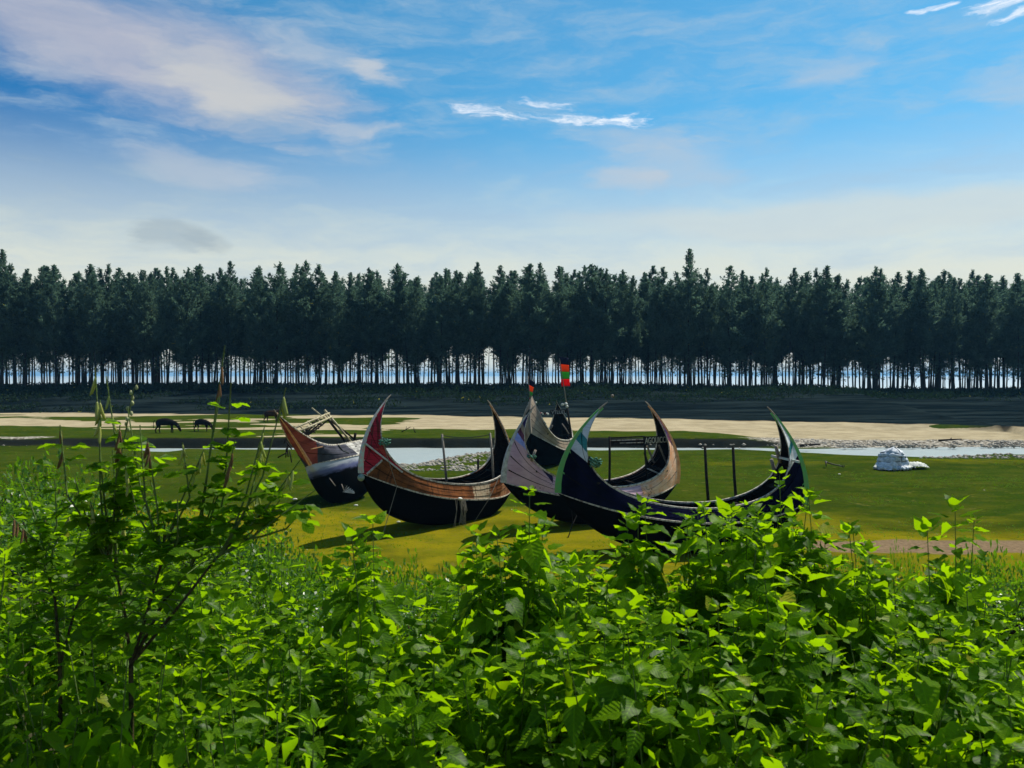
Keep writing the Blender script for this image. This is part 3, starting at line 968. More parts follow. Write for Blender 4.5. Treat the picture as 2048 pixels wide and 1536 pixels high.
class Boat:
    def __init__(s, key, name, label, paint, hullmat, group, stem_mats, planks=4, gun_mat='pale_rail', trim=.14):
        s.trim = trim
        s.d = d = BP[key]
        s.root = empty(name, (d['X'], d['Y'], 0))
        s.root.location.z = -d['sink'] + gz(d['X'], d['Y'])
        s.root.rotation_euler = (d['roll'], -d['pit'], d['yaw'])
        tag(s.root, label, 'boat', group)
        s.Mw = Matrix.Translation(s.root.location) @ s.root.rotation_euler.to_matrix().to_4x4()
        s.inv = s.Mw.inverted()
        ts = [0.0]
        for k in range(1, 31):
            ts.append(1 - (1 - k / 30) ** 1.6)
        s.ts = [-t for t in ts[:0:-1]] + ts
        s.shell(hullmat)
        for side, nm in ((-1, 'near'), (1, 'far')):
            edges = [k / planks for k in range(planks + 1)]
            for k in range(planks):
                s.plank(side, edges[k], edges[k + 1], paint, k)
            s.lining(side)
            s.strip('rub_rail', side, 0.0, .055, .05, M['pale_rail'])
            s.strip('gunwale', side, 1.0, .07, .06, M[gun_mat])
        for E, sg, mt in (('l', -1, stem_mats[0]), ('r', 1, stem_mats[1])):
            s.stem(E, sg, mt)
        for t in (-.62, -.3, .05, .36, .66):
            a, b = s.pt(t, .62, -1), s.pt(t, .62, 1)
            MB().beam(a, b, .12, .07).build('thwart', M['dark_wood'], s.root)

    def pt(s, t, v, side):
        d = s.d
        sg = -1 if t < 0 else 1
        q = abs(t)
        E = 'l' if sg < 0 else 'r'
        a, zr, at_, zt = d['a'], d['zr_' + E], d['at_' + E], d['zt_' + E]
        Rp = Vector((a * q, d['Br'] * (1 - q ** 2.6), d['zrc'] + (zr - d['zrc']) * q * q))
        P = [(0, d['zg']), (d['g1'] * a, d['zg']), (d['g2'] * a, d['zg'] + d['g3'] * (zt - d['zg'])), (at_, zt)]
        w = ((1 - q) ** 3, 3 * (1 - q) ** 2 * q, 3 * (1 - q) * q * q, q ** 3)
        G = Vector((sum(k * p[0] for k, p in zip(w, P)), d['B'] * (1 - q ** 3), sum(k * p[1] for k, p in zip(w, P))))
        L = Rp.lerp(G, v)
        C = Vector((a + d['bul'], 0, zr + .5 * (zt - zr)))
        e0, e1 = Vector((a, 0, zr)), Vector((at_, 0, zt))
        st = e0 * (1 - v) ** 2 + C * (2 * (1 - v) * v) + e1 * v * v
        L = L + (st - e0.lerp(e1, v)) * q ** 6
        return Vector((sg * L.x, side * L.y, L.z))

    def keel(s, t):
        d = s.d
        q = abs(t)
        zr = d['zr_l'] if t < 0 else d['zr_r']
        return Vector((d['a'] * t, 0, zr * q ** d['p']))

    def low(s, t, w, side):
        r, k = s.pt(t, 0, side), s.keel(t)
        th = w * math.pi / 2
        return Vector((r.x, r.y * math.cos(th) ** .75, k.z + (r.z - k.z) * (1 - math.sin(th) ** 1.15)))

    def uv(s, me, off=None):
        uv = me.uv_layers.new(name='side')
        co = np.zeros(len(me.vertices) * 3, np.float32)
        me.vertices.foreach_get('co', co)
        co = co.reshape(-1, 3)
        vi = np.zeros(len(me.loops), np.int32)
        me.loops.foreach_get('vertex_index', vi)
        uv.data.foreach_set('uv', co[vi][:, [0, 2]].ravel())

    def shell(s, mat):
        mb = MB()
        nw = 9
        rows = []
        for t in s.ts:
            ring = [s.low(t, w / nw, -1) for w in range(nw + 1)] + [s.low(t, w / nw, 1) for w in range(nw - 1, -1, -1)]
            rows.append(mb.add(ring))
        m_ = 2 * nw + 1
        for a, b in zip(rows, rows[1:]):
            for k in range(m_ - 1):
                mb.face(a + k, b + k, b + k + 1, a + k + 1)
        me = mb.mesh('hull', True)
        s.uv(me)
        link('hull', me, mat, s.root)
        # bottom boards inside
        mb = MB()
        sel = [t for t in s.ts if abs(t) <= .8]
        lo = [s.pt(t, 0, -1).lerp(s.pt(t, 0, 1), .04) for t in sel]
        hi = [s.pt(t, 0, -1).lerp(s.pt(t, 0, 1), .96) for t in sel]
        a = mb.add([p + Vector((0, 0, -.12)) for p in lo])
        b = mb.add([p + Vector((0, 0, -.12)) for p in hi])
        for k in range(len(sel) - 1):
            mb.face(a + k, a + k + 1, b + k + 1, b + k)
        mb.build('bottom_boards', M['inside'], s.root)

    def plank(s, side, v0, v1, paint, k):
        mb = MB()
        rr = random.Random(k * 7 + side)
        gap = .010
        rows = []
        out = .008 * ((k % 2) * 2 - 1) + rr.uniform(-.003, .003)
        for t in s.ts:
            th = .045 * (1 - abs(t) ** 6) + .006
            va, vb = v0 + gap * (v0 > 0), v1 - gap * (v1 < 1)
            p, q = s.pt(t, va, side), s.pt(t, vb, side)
            mid = s.pt(t, (va + vb) / 2, side)
            o = Vector((0, side * out * (1 - abs(t) ** 4), 0))
            ins = Vector((0, -side * min(th, max(abs(p.y), .004)), 0))
            ins2 = Vector((0, -side * min(th, max(abs(q.y), .004)), 0))
            rows.append(mb.add([p + o, mid + o, q + o, q + ins2, mid + ins, p + ins]))
        for a, b in zip(rows, rows[1:]):
            for j in range(6):
                jj = (j + 1) % 6
                f = (a + j, b + j, b + jj, a + jj)
                mb.face(*(f if side > 0 else f[::-1]), m=1 if j in (3, 4) else 0)
        me = mb.mesh('plank', False)
        s.uv(me)
        link('plank', me, [paint, M['inside']], s.root)

    def lining(s, side):
        mb = MB()
        rows = []
        for t in s.ts:
            rows.append(mb.add([p - Vector((0, side * min(.032, abs(p.y) * .8), 0)) for p in (s.pt(t, k / 6, side) for k in range(7))]))
        for a, b in zip(rows, rows[1:]):
            for j in range(6):
                mb.face(a + j, b + j, b + j + 1, a + j + 1)
        mb.build('lining', M['inside'], s.root, True)

    def strip(s, name, side, v, w, h, mat):
        mb = MB()
        rows = []
        for t in s.ts:
            p = s.pt(t, v, side)
            k = 1 - .75 * abs(t) ** 5
            o = side * w * .5 * k
            dz = h * .5 * k
            up = s.pt(t, min(v + .05, 1) if v < .5 else v, side)
            rows.append(mb.add([p + Vector((0, o, -dz)), p + Vector((0, o, dz)), p + Vector((0, -o, dz)), p + Vector((0, -o, -dz))]))
        for a, b in zip(rows, rows[1:]):
            for j in range(4):
                jj = (j + 1) % 4
                mb.face(a + j, b + j, b + jj, a + jj)
        mb.build(name, mat, s.root)

    def stem(s, E, sg, mat):
        big = s.trim
        mb = MB()
        t = sg * 1.0
        pts = [s.pt(t, v / 24, 1) for v in range(25)]
        rows = []
        for i, p in enumerate(pts):
            v = i / 24
            tg = (pts[min(i + 1, 24)] - pts[max(i - 1, 0)]).normalized()
            nrm = Vector((tg.z, 0, -tg.x)) * (1 if tg.z * sg > 0 else -1)
            if nrm.x * sg < 0:
                nrm = -nrm
            wd = .075 * (1 - .75 * v)
            dp = big * (1 - .70 * v)
            rows.append(mb.add([p - nrm * dp + Vector((0, -wd, 0)), p + nrm * dp * .35 + Vector((0, -wd * .8, 0)), p + nrm * dp * .35 + Vector((0, wd * .8, 0)), p - nrm * dp + Vector((0, wd, 0))]))
        for a, b in zip(rows, rows[1:]):
            for j in range(4):
                jj = (j + 1) % 4
                mb.face(a + j, b + j, b + jj, a + jj)
        mb.face(*[rows[0] + j for j in range(4)])
        mb.face(*[rows[-1] + j for j in range(4)][::-1])
        mb.build('stem', mat, s.root)
        # slender horn tip
        tip = pts[-1]
        tg = (pts[-1] - pts[-3]).normalized()
        MB().tube([tip - tg * .12, tip + tg * .10, tip + tg * .22 + Vector((-sg * .02, 0, 0))], [.035, .024, .012], 6).build('horn_tip', M['weathered'], s.root)

    # placing fittings in the boat's own frame
    def loc(s, wpt):
        return s.inv @ Vector(wpt)

    def near(s, u, v, Y):
        return s.loc(at(u, v, Y))


def post(boat, foot, top, r=.045, name='post', mat='weathered'):
    foot, top = Vector(foot), Vector(top)
    mid = foot.lerp(top, .5) + Vector((rnd.uniform(-.02, .02), rnd.uniform(-.02, .02), 0))
    return MB().tube([foot, mid, top], [r, r * .92, r * .85], 7).build(name, M[mat], boat.root, True)


def sag(p, q, drop, n=8):
    p, q = Vector(p), Vector(q)
    return [p.lerp(q, k / n) - Vector((0, 0, drop * 4 * (k / n) * (1 - k / n))) for k in range(n + 1)]


GRP = 'crescent fishing boats drawn up on the riverbed'
rust = Boat('rust', 'fishing_boat', 'crescent boat with rust brown planking and maroon bow panel crossed by a pale batten', M['paint_rust'], M['tar'], GRP, (M['mint_trim'], M['orange_trim']), 5)
navy = Boat('navy', 'fishing_boat', 'nearest crescent boat, dark navy hull with bright green stems and white and teal stripes', M['paint_navy'], M['tar'], GRP, (M['green_trim'], M['green_trim']), 4, trim=.24)
pink = Boat('pink', 'fishing_boat', 'faded pink crescent boat with striped bow, peeling peach stern and post frame', M['paint_pink'], M['tar'], GRP, (M['grey_trim'], M['orange_trim']), 5, trim=.19)
brown = Boat('brown', 'fishing_boat', 'bare grey brown boat with flags and white floats, farthest back of the group', M['paint_brown'], M['tar'], GRP, (M['weathered'], M['dark_wood']), 5)
wreck = Boat('wreck', 'fishing_boat', 'battered boat with red bow panel carrying a frame of bamboo poles', M['paint_wreck'], M['tar_band'], GRP, (M['orange_trim'], M['dark_wood']), 4)

# --- rust boat fittings
b = rust
p0, p1 = b.pt(-.985, .40, -1), b.pt(-.55, .66, -1)
MB().beam(p0 + Vector((-.03, -.05, .02)), p1 + Vector((0, -.06, 0)), .05, .15, (0, 1, .2)).build('batten', M['grey_trim'], b.root)
p0, p1 = b.pt(-.955, .02, -1), b.pt(-.80, .45, -1)
MB().beam(p0 + Vector((0, -.035, 0)), p1 + Vector((0, -.035, 0)), .03, .09, (0, 1, 0)).build('batten', M['pale_rail'], b.root)
MB().ball(b.pt(-1, 0, -1) + Vector((-.02, -.10, -.14)), .12, 12, 8).build('stem_boss', M['green_buoy'], b.root, True)
f1, f2 = b.pt(.02, .95, 1), b.pt(.40, .95, -1)
t1, t2 = b.loc(at(884, 868, b.Mw.to_translation().y + .9)), b.loc(at(980, 866, 31.2))
f1 = b.loc(at(893, 962, b.Mw.to_translation().y + .9))
f2 = b.loc(at(987, 963, 31.2))
post(b, f1, t1, .05)
post(b, f2, t2, .05)
MB().tube(sag(t1 - Vector((0, 0, .05)), t2 - Vector((0, 0, .06)), .10), .018, 5).build('rope', M['dark_rope'], b.root)
wp = b.pt(.5, .9, 1)
post(b, wp - Vector((0, 0, .2)), wp + Vector((-.15, 0, .45)), .05, 'cleat', 'dark_wood')
for t_, du in ((-.70, -.75), (.42, -.85)):
    q = b.pt(t_, 1.0, -1)
    w0 = b.Mw @ q
    w1 = b.Mw @ b.pt(t_, 0.0, -1)
    ft = Vector((w1.x + du * .6, w1.y - .55, 0))
    ft.z = gz(ft.x, ft.y) + .02
    MB().tube([b.loc(w0 + Vector((0, -.06, .03))), b.loc(w1 + Vector((0, -.10, 0))), b.loc(ft)], .012, 5).build('mooring_rope', M['rope'], b.root)
q = b.pt(-.70, 1.0, -1)
mbn = MB()
for k in range(16):
    a = k * .9
    c0 = q + Vector((math.cos(a) * .10, math.sin(a) * .06, .02 + .014 * k))
    mbn.tube([c0, c0 + Vector((math.cos(a + 1) * .16, math.sin(a + 1) * .09, .03)), c0 + Vector((math.cos(a + 2) * .18, math.sin(a + 2) * .1, -.03))], .022, 5)
mbn.build('rope_coil', M['green_net'], b.root, True)
q = b.pt(-.02, 0, -1)
mbn = MB()
for k in range(14):
    p = q + Vector((rnd.uniform(-.25, .35), -.03, -.02))
    mbn.tube([p, p + Vector((rnd.uniform(-.1, .1), -.05 - rnd.random() * .08, -.35)), p + Vector((rnd.uniform(-.2, .2), -.10, -.75 - rnd.random() * .2))], .011, 4)
mbn.build('hanging_net', M['rope'], b.root)
MB().ball(q + Vector((.0, -.06, .03)), .08, 8, 6, (1.5, .8, .7)).build('fender', M['buoy'], b.root, True)

# --- navy boat fittings
b = navy
for (u, v0, v1, Y) in ((1410, 892, 1006, 26.3), (1466, 893, 1009, 26.1)):
    post(b, b.loc(at(u + 7, v1 + 3, Y)), b.loc(at(u, v0, Y)), .052, 'post', 'dark_wood')
for t_ in (.70, .80):
    w0 = b.pt(t_, .92, 1)
    post(b, w0 - Vector((0, 0, .25)), w0 + Vector((-.22, -.05, .28)), .065, 'bollard', 'weathered')
a_, c_ = b.pt(.745, 1, -1), b.pt(.745, 1, 1)
MB().beam(a_ + Vector((.22, -.2, 0)), c_ + Vector((-.15, .25, .05)), .07, .07).build('crossbar', M['mint_trim'], b.root)
q = b.pt(-.63, 1.0, -1)
mbn = MB()
for k in range(22):
    a = k * 1.1
    r_ = .09 + .05 * rnd.random()
    c0 = q + Vector((.10 + math.cos(a) * .12, math.sin(a) * .07, .0 + .011 * k))
    mbn.tube([c0, c0 + Vector((math.cos(a + 1) * r_, math.sin(a + 1) * .09, .05)), c0 + Vector((math.cos(a + 2.2) * r_ * 1.3, math.sin(a + 2) * .1, -.05))], .024, 5)
mbn.build('rope_coil', M['green_net'], b.root, True)
q2 = b.pt(-.665, 1.0, -1)
post(b, q2 - Vector((0, 0, .1)), q2 + Vector((0, 0, .16)), .06, 'bollard', 'dark_wood')
MB().tube([b.pt(.36, 1, -1) + Vector((0, -.08, .02)), b.pt(.40, .5, -1) + Vector((0, -.12, 0)), b.pt(.37, 0.05, -1) + Vector((0, -.08, 0))], .022, 5).build('rope_loop', M['grey_trim'], b.root)
MB().ball(b.pt(-1, 1, -1) + Vector((.30, 0, .36)), .05, 8, 6).build('horn_knob', M['weathered'], b.root, True)

# --- pink boat fittings: post frame with a slatted valance and lettered board
b = pink
YP = 31.0
tl, bl_ = at(1219, 873, YP), at(1219, 962, YP)
tr_, br_ = at(1288, 872, YP + .2), at(1296, 966, YP + .2)
post(b, b.loc(bl_), b.loc(tl), .05, 'post', 'dark_wood')
post(b, b.loc(br_), b.loc(tr_), .045, 'post', 'dark_wood')
YB = YP + .10
for (u0, v0, u1, v1, w_, mt) in ((1217, 876, 1289, 873, .05, 'dark_wood'), (1220, 881, 1288, 879, .028, 'pale_rail'), (1240, 886, 1288, 885, .03, 'pale_rail'), (1219, 890, 1290, 889, .06, 'dark_wood')):
    MB().beam(b.loc(at(u0, v0, YB + .06)), b.loc(at(u1, v1, YB + .26)), w_, w_).build('rail', M[mt], b.root)
mbn = MB()
c00, c10, c11, c01 = [b.loc(at(u, v, YB + dy)) for u, v, dy in ((1220, 888, .10), (1288, 887, .30), (1288, 878, .30), (1220, 879, .10))]
off = b.inv.to_3x3() @ Vector((0, .03, 0))
i0 = mbn.add([c00, c10, c11, c01, c00 + off, c10 + off, c11 + off, c01 + off])
for q in ((0, 1, 2, 3), (7, 6, 5, 4), (0, 4, 5, 1), (1, 5, 6, 2), (2, 6, 7, 3), (3, 7, 4, 0)):
    mbn.face(*[i0 + k for k in q])
mbn.build('valance', M['dark_wood'], b.root)
# lettered board running on to the stern horn
L0, L1, Hb = at(1288, 888, YP + .1), at(1338, 884, YP + .55), None
mbn = MB()
q = [b.loc(p) for p in (at(1288, 889, YP + .1), at(1338, 885, YP + .55), at(1338, 872, YP + .55), at(1288, 873, YP + .1))]
off = b.inv.to_3x3() @ Vector((-.02, .05, 0))
i0 = mbn.add(q + [k + off for k in q])
for f in ((0, 1, 2, 3), (7, 6, 5, 4), (0, 4, 5, 1), (1, 5, 6, 2), (2, 6, 7, 3), (3, 7, 4, 0)):
    mbn.face(*[i0 + k for k in f])
board = mbn.build('name_board', M['dark_wood'], b.root)


def lettering(text, c0, c1, up, parent, mat, depth=.01):
    """raised lettering on a board: c0..c1 along its foot (local points), up = local height vector"""
    cu = bpy.data.curves.new('lettering', 'FONT')
    cu.body = text
    cu.extrude = depth
    cu.size = 1.0
    cu.align_x = 'LEFT'
    cu.materials.append(mat)
    o = bpy.data.objects.new('lettering', cu)
    col.objects.link(o)
    bpy.context.view_layer.update()
    wdt = max(o.dimensions.x, .01)
    X = (c1 - c0)
    Z = X.cross(up).normalized()
    Mx = Matrix.Identity(4)
    Mx.col[0][:3] = X / wdt
    Mx.col[1][:3] = up / .72
    Mx.col[2][:3] = Z
    Mx.col[3][:3] = c0
    me_ = bpy.data.meshes.new_from_object(o.evaluated_get(bpy.context.evaluated_depsgraph_get()))
    bpy.data.objects.remove(o)
    o = bpy.data.objects.new('lettering', me_)
    col.objects.link(o)
    o.parent = parent
    o.matrix_local = Mx
    return o


fwd = b.inv.to_3x3() @ Vector((.01, -.028, 0))
lettering('AGOUICCN', q[0].lerp(q[1], .03) + fwd + (q[3] - q[0]) * .12, q[1].lerp(q[0], .03) + fwd + (q[3] - q[0]) * .12, (q[3] - q[0]) * .76, b.root, M['lettering'])
for (u0, v0, u1, v1) in ((1294, 892, 1308, 925), (1318, 890, 1333, 926)):
    MB().beam(b.loc(at(u0, v0, YP + .35)), b.loc(at(u1, v1, YP + .75)), .055, .055).build('brace', M['weathered'], b.root)
q = b.pt(.60, .9, 1)
post(b, q - Vector((0, 0, .2)), q + Vector((-.3, 0, .35)), .05, 'bollard', 'dark_wood')
q = b.pt(.52, .82, -1)
MB().box(q + Vector((-.1, .35, .06)), (.55, .22, .035), Matrix.Rotation(.3, 3, 'Y')).build('loose_board', M['grey_trim'], b.root)
q = b.pt(-.62, 1, -1)
post(b, q - Vector((0, 0, .1)), q + Vector((.12, 0, .30)), .05, 'bollard', 'weathered')
mbn = MB()
for k in range(10):
    a = k * 1.2
    c0 = q + Vector((math.cos(a) * .09, math.sin(a) * .06, .0 + .01 * k))
    mbn.tube([c0, c0 + Vector((math.cos(a + 1) * .12, math.sin(a + 1) * .08, .03)), c0 + Vector((math.cos(a + 2) * .14, math.sin(a + 2) * .08, -.03))], .02, 5)
mbn.build('rope_coil', M['green_net'], b.root, True)
MB().tube([b.pt(-1, .93, -1) + Vector((-.05, 0, 0)), b.pt(-1, .99, -1) + Vector((-.06, -.02, .04))], .03, 5).build('horn_lashing', M['dark_rope'], b.root)


# --- flags
def flag(boat, pole_foot, pole_top, corners, names, parent_name='flag'):
    """striped cloth: corners (top hoist, top fly, bottom fly, bottom hoist) in the boat's frame, names top to bottom"""
    root = MB().tube([pole_foot, pole_top], [.03, .018], 6).build('flag_pole', M['weathered'], boat.root, True)
    th, tf, bf, bh = [Vector(c) for c in corners]
    n = len(names)
    nrm = (tf - th).cross(bh - th).normalized()
    for k, nm in enumerate(names):
        mb = MB()
        rows = []
        for j in range(5):
            f = (k + j / 4) / n
            a_, c_ = th.lerp(bh, f), tf.lerp(bf, f)
            rows.append(mb.add([a_.lerp(c_, i / 6) + nrm * (.035 * math.sin(i * 1.1 + f * 5) * i / 6) for i in range(7)]))
        for r0, r1 in zip(rows, rows[1:]):
            for i in range(6):
                mb.face(r0 + i, r0 + i + 1, r1 + i + 1, r1 + i)
        o = mb.build('flag_band', M['flag_' + nm], root, True)
        sol = o.modifiers.new('cloth', 'SOLIDIFY')
        sol.thickness = .006
    return root


b = brown
bow = b.pt(-1, 1, 1)
Yb = (b.Mw @ bow).y
Ys = (b.Mw @ b.pt(1, 1, 1)).y
flag(b, b.loc(at(1062, 812, Yb - .05)), b.loc(at(1056, 752, Yb - .05)), [b.loc(at(u, v, Yb - .05)) for u, v in ((1056, 756), (1069, 764), (1062, 806), (1060, 808))], ('navy', 'orange', 'green', 'red'))
YS = Ys - 2.4
pf, ptp = b.loc(at(1143, 876, YS)), b.loc(at(1134, 812, YS))
post(b, pf, ptp, .075, 'mast', 'dark_wood')
flag(b, b.loc(at(1134.5, 816, YS)), b.loc(at(1119, 716, YS)), [b.loc(at(u, v, YS)) for u, v in ((1118, 713), (1137, 716), (1140, 772), (1123, 773))], ('navy', 'orange', 'green', 'red'))
for (u, v, r_) in ((1125, 809, .09), (1132, 808, .10), (1134, 813, .09)):
    MB().ball(b.loc(at(u, v, YS - .15)), r_, 10, 7).build('float', M['buoy'], b.root, True)
MB().ball(b.loc(at(1056, 821.5, Yb - .12)), .085, 10, 7).build('float', M['buoy'], b.root, True)
MB().ball(b.loc(at(1072, 805, Yb + .1)), .06, 10, 7).build('float', M['buoy'], b.root, True)
MB().tube([b.loc(at(1056, 821.5, Yb - .12)), b.loc(at(1062, 818, Yb - .05)), b.loc(at(1072, 805, Yb + .1))], .015, 4).build('float_line', M['dark_rope'], b.root)
q = [b.loc(at(u, v, YS + dy)) for u, v, dy in ((1101, 829.5, 0), (1133, 828, -.1), (1133, 818.5, -.1), (1101, 819.5, 0))]
off = b.inv.to_3x3() @ Vector((0, .05, 0))
mbn = MB()
i0 = mbn.add(q + [k + off for k in q])
for f in ((0, 1, 2, 3), (7, 6, 5, 4), (0, 4, 5, 1), (1, 5, 6, 2), (2, 6, 7, 3), (3, 7, 4, 0)):
    mbn.face(*[i0 + k for k in f])
mbn.build('name_board', M['dark_wood'], b.root)
fwd = b.inv.to_3x3() @ Vector((0, -.03, 0))
lettering('VTLUEL', q[0].lerp(q[1], .06) + fwd + (q[3] - q[0]) * .15, q[1].lerp(q[0], .04) + fwd + (q[3] - q[0]) * .15, (q[3] - q[0]) * .7, b.root, M['grey_trim'])
ga = sag(b.loc(at(1076, 824, YS)), b.loc(at(1101, 826, YS)), .06, 10)
MB().tube(ga, .014, 4).build('garland_cord', M['dark_rope'], b.root)
for k in range(1, 10):
    MB().ball(ga[k] + Vector((0, 0, -.04 + .05 * (k % 2))), .05 + .02 * (k % 3), 6, 4, (1.2, .7, .8)).build('garland_piece', M[('buoy', 'dark_wood', 'red_trim', 'buoy')[k % 4]], b.root)
for (u0, v0, u1, v1) in ((1124, 847, 1138, 868), (1084, 838, 1092, 848)):
    post(b, b.loc(at(u1, v1, YS - .4)), b.loc(at(u0, v0, YS - .4)), .04, 'prop', 'weathered')
post(b, b.loc(at(1101, 858, YS - 1.5)), b.loc(at(1105, 850, YS - 1.5)), .05, 'bollard', 'weathered')

# --- wreck: leaning frame of bamboo, struts, boards
b = wreck
YW = 33.6


def pole(u0, v0, y0, u1, v1, y1, r=.045, mat='bamboo', name='bamboo_pole'):
    p, q = b.loc(at(u0, v0, y0)), b.loc(at(u1, v1, y1))
    return MB().tube([p, p.lerp(q, .5) + Vector((0, 0, rnd.uniform(-.02, .02))), q], [r, r, r * .9], 6).build(name, M[mat], b.root, True)


pole(573, 864, 32.6, 659, 826, 35.2)
pole(578, 871, 32.5, 664, 833, 35.1)
for k in range(5):
    f = .10 + k * .2
    u0, v0, yy_ = 573 + 86 * f, 864 - 38 * f, 32.6 + 2.6 * f
    pole(u0 - 1, v0 - 3, yy_, u0 + 11, v0 + 11, yy_ - .1, .032)
pole(624, 816, 35.6, 652, 838, 34.9, .03)
pole(649, 820, 35.2, 704, 886, 35.6, .05)
pole(656, 838, 35.3, 690, 882, 35.9, .06, 'dark_wood')
pole(660, 840, 35.7, 716, 884, 37.2, .045, 'dark_wood')
for k in range(4):
    f = k / 3
    pole(600 + 16 * f, 872 - 2 * f, 33.4 + .5 * f, 636 + 18 * f, 838 + 4 * f, 35.3, .04, 'dark_wood')
for k in range(3):
    f = (k + .6) / 3.4
    pole(598 + 34 * f, 866 - 28 * f, 33.6 + 1.2 * f, 626 + 26 * f, 869 - 24 * f, 34.2 + .9 * f, .028, 'dark_wood')
pole(617, 873, 33.9, 623, 883, 33.8, .05)
pole(711, 866, 36.4, 708, 884, 36.4, .06, 'dark_wood')
q0, q1 = b.pt(-.90, .35, -1), b.pt(-.66, .62, -1)
MB().beam(q0 + Vector((0, -.05, 0)), q1 + Vector((0, -.05, 0)), .04, .09, (0, 1, 0)).build('batten', M['orange_trim'], b.root)
q0, q1 = b.pt(-.25, .95, -1), b.pt(-.52, .12, -1)
MB().tube([q0 + Vector((0, -.06, 0)), q0.lerp(q1, .5) + Vector((.1, -.10, -.05)), q1 + Vector((.5, -.08, .05))], .035, 5).build('rope', M['dark_rope'], b.root)
# lattice of dark struts hanging off the far bow
for k in range(7):
    u0, v0 = 572 + rnd.uniform(-2, 12), 872 + k * 5
    pole(u0, v0, 33.9, u0 + rnd.uniform(-6, 16), v0 + rnd.uniform(14, 24), 33.7, .028, 'dark_wood', 'strut')
pole(556, 915, 33.4, 575, 905, 33.8, .03, 'dark_wood', 'strut')
for (u0, v0, u1, v1) in ((683, 968, 689, 984), (658, 955, 671, 972)):
    pole(u0, v0, 33.1, u1, v1, 33.0, .02, 'weathered', 'splinter')
mbn = MB()
o0 = b.loc(at(684, 984, 33.0))
for k in range(7):
    a = -.25 + k * .22
    q0 = b.loc(at(684 + 26 * math.cos(a) * (1 - .08 * k), 983 - 17 * math.sin(a) * (.6 + .06 * k), 33.0 - .02 * (k % 2)))
    sd = Vector((.02, -.01, .035))
    i0 = mbn.add([o0 + Vector((.02 * k, 0, 0)), q0 - sd, q0 + sd])
    mbn.face(i0, i0 + 1, i0 + 2)
mbn.build('torn_scrap', M['grey_trim'], b.root)


# ------------------------------------------------------------------ things on the flats
def skin_body(name, verts, edges, radii, mat, parent=None, sub=2):
    me = bpy.data.meshes.new(name)
    me.from_pydata(verts, edges, [])
    o = link(name, me, mat, parent)
    o.modifiers.new('skin', 'SKIN')
    sk = me.skin_vertices[0].data
    for i, r_ in enumerate(radii):
        sk[i].radius = r_ if isinstance(r_, tuple) else (r_, r_)
    sk[0].use_root = True
    sm = o.modifiers.new('sub', 'SUBSURF')
    sm.levels = sm.render_levels = sub
    me.polygons.foreach_set('use_smooth', [])
    return o


def cow(name, label, loc, rz, s, mat, grazing=True, horns=False):
    e = empty(name, loc, (0, 0, rz))
    e.scale = (s, s, s)
    # x forward; hips at the back, chest in front
    V = [(-.55, 0, 1.02), (-.15, 0, .98), (.25, 0, .98), (.58, 0, 1.02), (-.78, 0, 1.06)]
    Rr = [(.25, .29), (.31, .34), (.32, .33), (.24, .27), (.15, .17)]
    Ed = [(0, 1), (1, 2), (2, 3), (0, 4)]
    if grazing:
        neck = [(.86, 0, .84), (1.08, 0, .52), (1.20, 0, .30), (1.27, 0, .12)]
    else:
        neck = [(.86, .05, 1.20), (1.06, .12, 1.36), (1.26, .20, 1.26), (1.42, .26, 1.14)]
    i = len(V)
    V += neck
    Rr += [(.15, .20), (.11, .14), (.10, .12), (.065, .07)]
    Ed += [(3, i), (i, i + 1), (i + 1, i + 2), (i + 2, i + 3)]
    for k, (hx, sg, st) in enumerate(((-.62, 1, .10), (-.62, -1, -.12), (.52, 1, -.10), (.52, -1, .12))):
        i = len(V)
        hind = hx < 0
        V += [(hx, sg * .17, .72), (hx + (.08 if hind else 0) + st * .5, sg * .17, .55), (hx + (-.06 if hind else .02) + st, sg * .17, .30), (hx + st, sg * .17, .06), (hx + .05 + st, sg * .17, .02)]
        Rr += [(.13, .15) if hind else (.10, .12), .085, .052, .045, .05]
        Ed += [(0 if hind else 3, i), (i, i + 1), (i + 1, i + 2), (i + 2, i + 3), (i + 3, i + 4)]
    skin_body('body', V, Ed, Rr, mat, e)
    MB().tube([(-.86, 0, 1.12), (-.98, .02, .98), (-1.0, .04, .60), (-.98, .05, .42)], [.035, .028, .022, .045], 6).build('tail', mat, e, True)
    hd = Vector(neck[1])
    for sg in (1, -1):
        MB().ball(hd + Vector((-.02, sg * .16, .08)), .10, 6, 5, (.5, 1.0, .45)).build('ear', mat, e, True)
        hl = .42 if horns else .14
        MB().tube([hd + Vector((.0, sg * .07, .12)), hd + Vector((-.04, sg * (.10 + hl * .5), .20 if horns else .16)), hd + Vector((.02, sg * (.10 + hl), .20 + hl * .5))], [.03, .022, .006], 5).build('horn', M['horn'], e, True)
    tag(e, label, 'cow', 'cattle grazing beyond the river')
    return e


def stand(u, v, z=.45):
    p = on_ground(u, v, z)
    for _ in range(4):
        p = on_ground(u, v, gz(p.x, p.y))
    return p


cow('grazing_cow', 'larger of two black grazing cows, left one, on the far grass', stand(331, 866), R(8), .98, M['cow'])
cow('grazing_cow', 'smaller black grazing cow just behind the larger one', stand(404, 863), R(-12), .86, M['cow'])
cow('standing_cow', 'dark brown horned cow standing behind the battered boat\'s bow tip', stand(543, 845), R(-10), .92, M['brown_cow'], False, True)

# tied heap of white sacks and the loose sheets beside it
hp = stand(1783, 937)
e = empty('sack_heap', hp)
tag(e, 'tall heap bundled in pale grey white sheeting tied with rope on the grass', 'bundle')
nu, nv = 72, 34
Vv, Ff = [], []


